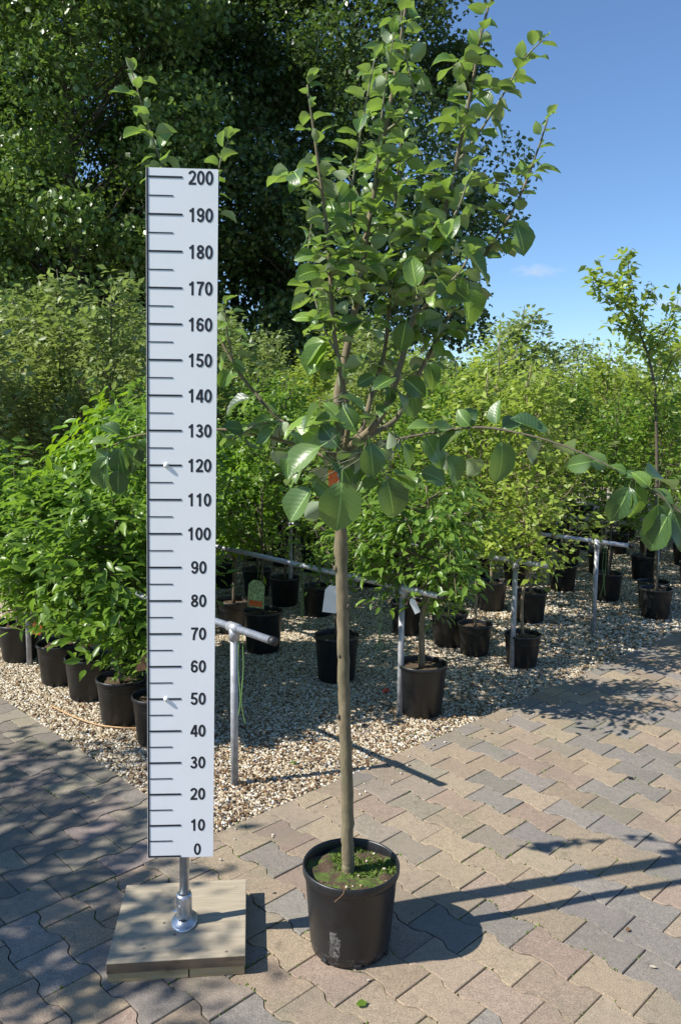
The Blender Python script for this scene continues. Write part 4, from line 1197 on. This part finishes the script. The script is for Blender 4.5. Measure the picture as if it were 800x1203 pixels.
# ------------------------------------------------------------------ small things
def gpt(x, y, z=0.0):
    u, v = x - IMG_W / 2, y - IMG_H / 2
    d = FPX * _fw + u * _Rc - v * _Uc
    t_ = (z - CAM_H) / d.z
    return Vector((d.x * t_, d.y * t_, z))
def hang_tag(x, y, Y, w, h, mat, label, strip=None, tilt=0.0, cat='tag'):
    c = at(x, y, Y); root = empty('plant_tag', c, random.uniform(-.3, .3)); root.rotation_euler.y = tilt
    tag(root, label, cat)
    m = MB(); o_ = .12 * w
    P = [(-w / 2, -h / 2), (w / 2, -h / 2), (w / 2, h * .32), (w / 4, h / 2), (-w / 4, h / 2), (-w / 2, h * .32)]
    V = [(px, .012 * (pz / h) ** 2, pz) for px, pz in P] + [(px, .012 * (pz / h) ** 2 + .001, pz) for px, pz in P]
    m.add(V, [(0, 1, 2, 3, 4, 5), (11, 10, 9, 8, 7, 6)] + [(i, i + 6, (i + 1) % 6 + 6, (i + 1) % 6) for i in range(6)])
    m.build('card', MAT[mat], root)
    if strip:
        m = MB(); m.box((0, .0005, -h * .34), (w * .8, .004, h * .2)); m.build('strip', MAT[strip], root)
    m = MB(); m.tube([(0, .003, h / 2 - .004), (.004, .012, h / 2 + .06), (0, .02, h / 2 + .13)], .0013, 5); m.build('tie', MAT['string'], root)
hang_tag(301, 698, 5.20, .115, .185, 'tag_print', 'printed plant tag, pale green with an orange strip, hanging over a pot', 'tag_orange', .06)
hang_tag(389, 704, 4.42, .080, .155, 'tag_white', 'blank white plant tag hanging beside the apple trunk', None, .12)
hang_tag(487, 712, 4.15, .032, .085, 'tag_white', 'narrow curled white tag under the round crowned potted tree', None, -.45)
hang_tag(44, 738, 4.62, .05, .08, 'tag_orange', 'small orange plant tag at the rim of a shrub pot', None, .2)
hang_tag(101, 752, 4.40, .045, .075, 'tag_red', 'small red plant tag among the lower shrub leaves', None, -.2)
# brown wedge-shaped marker by the board
m = MB(); m.add([(0, 0, 0), (.10, .01, .02), (.11, .0, .20), (0, .006, 0), (.10, .016, .02), (.11, .006, .20)], [(0, 1, 2), (5, 4, 3), (0, 3, 4, 1), (1, 4, 5, 2), (2, 5, 3, 0)])
o = m.build('marker_board', MAT['rust'], loc=at(157, 790, 3.75)); tag(o, 'brown wedge shaped marker stuck in a pot behind the height board', 'marker')
# strings hanging from the rails
def string_at(x, y0, y1, Y, label):
    a, b = at(x, y0, Y), at(x + 1, y1, Y)
    m = MB(); L = a.z - b.z
    for dx in (-.006, .005):
        m.tube(smooth_path([(dx, 0, 0), (dx * 2.2, .006, -L * .4), (dx * .4, -.004, -L * .75), (dx * 3.5, .004, -L)], 4), .0018, 4)
    o = m.build('tie_string', MAT['string'], loc=a); tag(o, label, 'string', 'green strings tied to the rails')
string_at(283, 738, 850, 3.56, 'long green string hanging beside the capped rail post')
string_at(355, 666, 735, 5.42, 'green double string hanging from the rail sleeve beside the printed tag')
string_at(447, 690, 765, 4.52, 'thin green string hanging from the rail just right of the apple trunk')
string_at(711, 640, 700, 6.05, 'green string hanging from the rail over open gravel')
# irrigation hose on the gravel
m = MB(); m.tube(smooth_path([gpt(60, 830) + Vector((0, 0, .006)), gpt(85, 843) + Vector((0, 0, .01)), gpt(115, 853) + Vector((0, 0, .008)), gpt(150, 857) + Vector((0, 0, .008)), gpt(185, 856) + Vector((0, 0, .006))], 6), .0045, 7)
o = m.build('hose', MAT['hose'], None, True); tag(o, 'thin tan irrigation hose lying on the gravel before the shrub pots', 'hose')
# fallen leaves
def dead_leaf_mesh(seed):
    r = np.random.default_rng(seed); n = 10
    V = [(0, 0, .006)]; F = []
    for k in range(n):
        a = 2 * math.pi * k / n; rr = .5 + .12 * r.uniform(-1, 1)
        V.append((math.cos(a) * rr, math.sin(a) * rr * .62, .10 * abs(math.sin(a)) + r.uniform(0, .18)))
    for k in range(n): F.append((0, 1 + k, 1 + (k + 1) % n))
    me = np_mesh('fallen_leaf', V, F, True); return me
LIT = [(425, 1181, .035, 'g', 'fresh green leaf lying on the paving in front of the big pot'), (737, 1093, .022, 'b', 'small dark curled leaf on the grey paver right of the pot shadow'),
       (767, 1137, .020, 'w', 'pale dry petal lying on a tan paver joint'), (740, 915, .030, 'd', 'dark crumpled leaf on the sunlit pavers near the tree shade'),
       (377, 842, .050, 'b', 'reddish brown dead leaf on the shaded gravel behind the apple trunk'), (345, 897, .04, 'g', 'green weed leaf on the gravel near the paving edge'),
       (490, 765, .05, 'b', 'brown dead leaf on the gravel beyond the rail post'), (428, 853, .045, 'b', 'brown dead leaf on the gravel right of the apple trunk'),
       (454, 813, .06, 'r', 'red plastic scrap on the gravel at the foot of the rail post'), (323, 1050, .014, 'd', 'tiny dark leaf scrap beside the wooden base'),
       (432, 1152, .010, 'w', 'tiny pale bird dropping on the paver by the pot'), (366, 900, .03, 'b', 'small brown leaf half buried in gravel near the near rail post')]
for k, (x, y, sz, c, lab_) in enumerate(LIT):
    me = dead_leaf_mesh(300 + k); me.materials.append({'g': MAT['shrub_leaf'], 'b': MAT['dead_leaf'], 'd': MAT['plastic_cap'], 'w': mat_plain('dry_petal', (.42, .37, .28), .7), 'r': MAT['tag_red']}[c])
    o = bpy.data.objects.new('fallen_leaf' if c != 'r' else 'plastic_scrap', me); link(o); o.location = gpt(x, y) + Vector((0, 0, .001)); o.scale = (sz, sz, sz); o.rotation_euler = (0, 0, random.uniform(0, 6))
    tag(o, lab_, 'leaf' if c != 'r' else 'scrap')
# brown litter along the gravel edge and weeds in the joints
r_ = np.random.default_rng(44)
n = 4200; aa = np.abs(r_.normal(0, 2.2, n)); bb = np.abs(r_.normal(0, .45, n)); sw = r_.uniform(0, 1, n) < .35
P = np.array([[*(q2(b, a) if w else q2(a, b)), .004] for a, b, w in zip(aa, bb, sw)])
A = r_.normal(0, 1, (n, 3)); A[:, 2] *= .25; N = r_.normal(0, .35, (n, 3)); N[:, 2] += 1
V, F = leaf_cloud(P, A, N, r_.uniform(.010, .028, n))
tag(mobj('leaf_litter', np_mesh('leaf_litter', V, F), mat_leaf('dry_litter', [(.10, .05, .025), (.19, .10, .045), (.28, .18, .09)], (.2, .12, .06), (.2, .1, .04), .8, .15)), 'brown dry leaf litter scattered on the gravel along the paving edge', 'litter', kind='stuff')
P = []
for kind, x, y, rz, fb in vis[:420]:
    for q in range(random.choice([0, 4, 8, 16, 30])):
        u = random.uniform(-.1, .1); e = random.choice([0, 1])
        lx, ly = ((-PL / 2, u * .75) if e else (u, PW / 2 + PA * (math.cos(math.pi * min(1, max(0, (min(u + PL / 2, PL / 2 - u) - .030) / .040))))))
        P.append((x + math.cos(rz) * lx - math.sin(rz) * ly, y + math.sin(rz) * lx + math.cos(rz) * ly, -.006))
P = np.array(P); n = len(P)
A = r_.normal(0, .8, (n, 3)); A[:, 2] = 1
V, F = leaf_cloud(P, A, r_.normal(0, 1, (n, 3)), r_.uniform(.006, .012, n), LEAF2, LEAF2_F, 1.8)
tag(mobj('joint_moss', np_mesh('joint_moss', V, F), bpy.data.materials['moss_leaf']), 'fine green moss growing in the joints between the pavers', 'moss', kind='stuff')
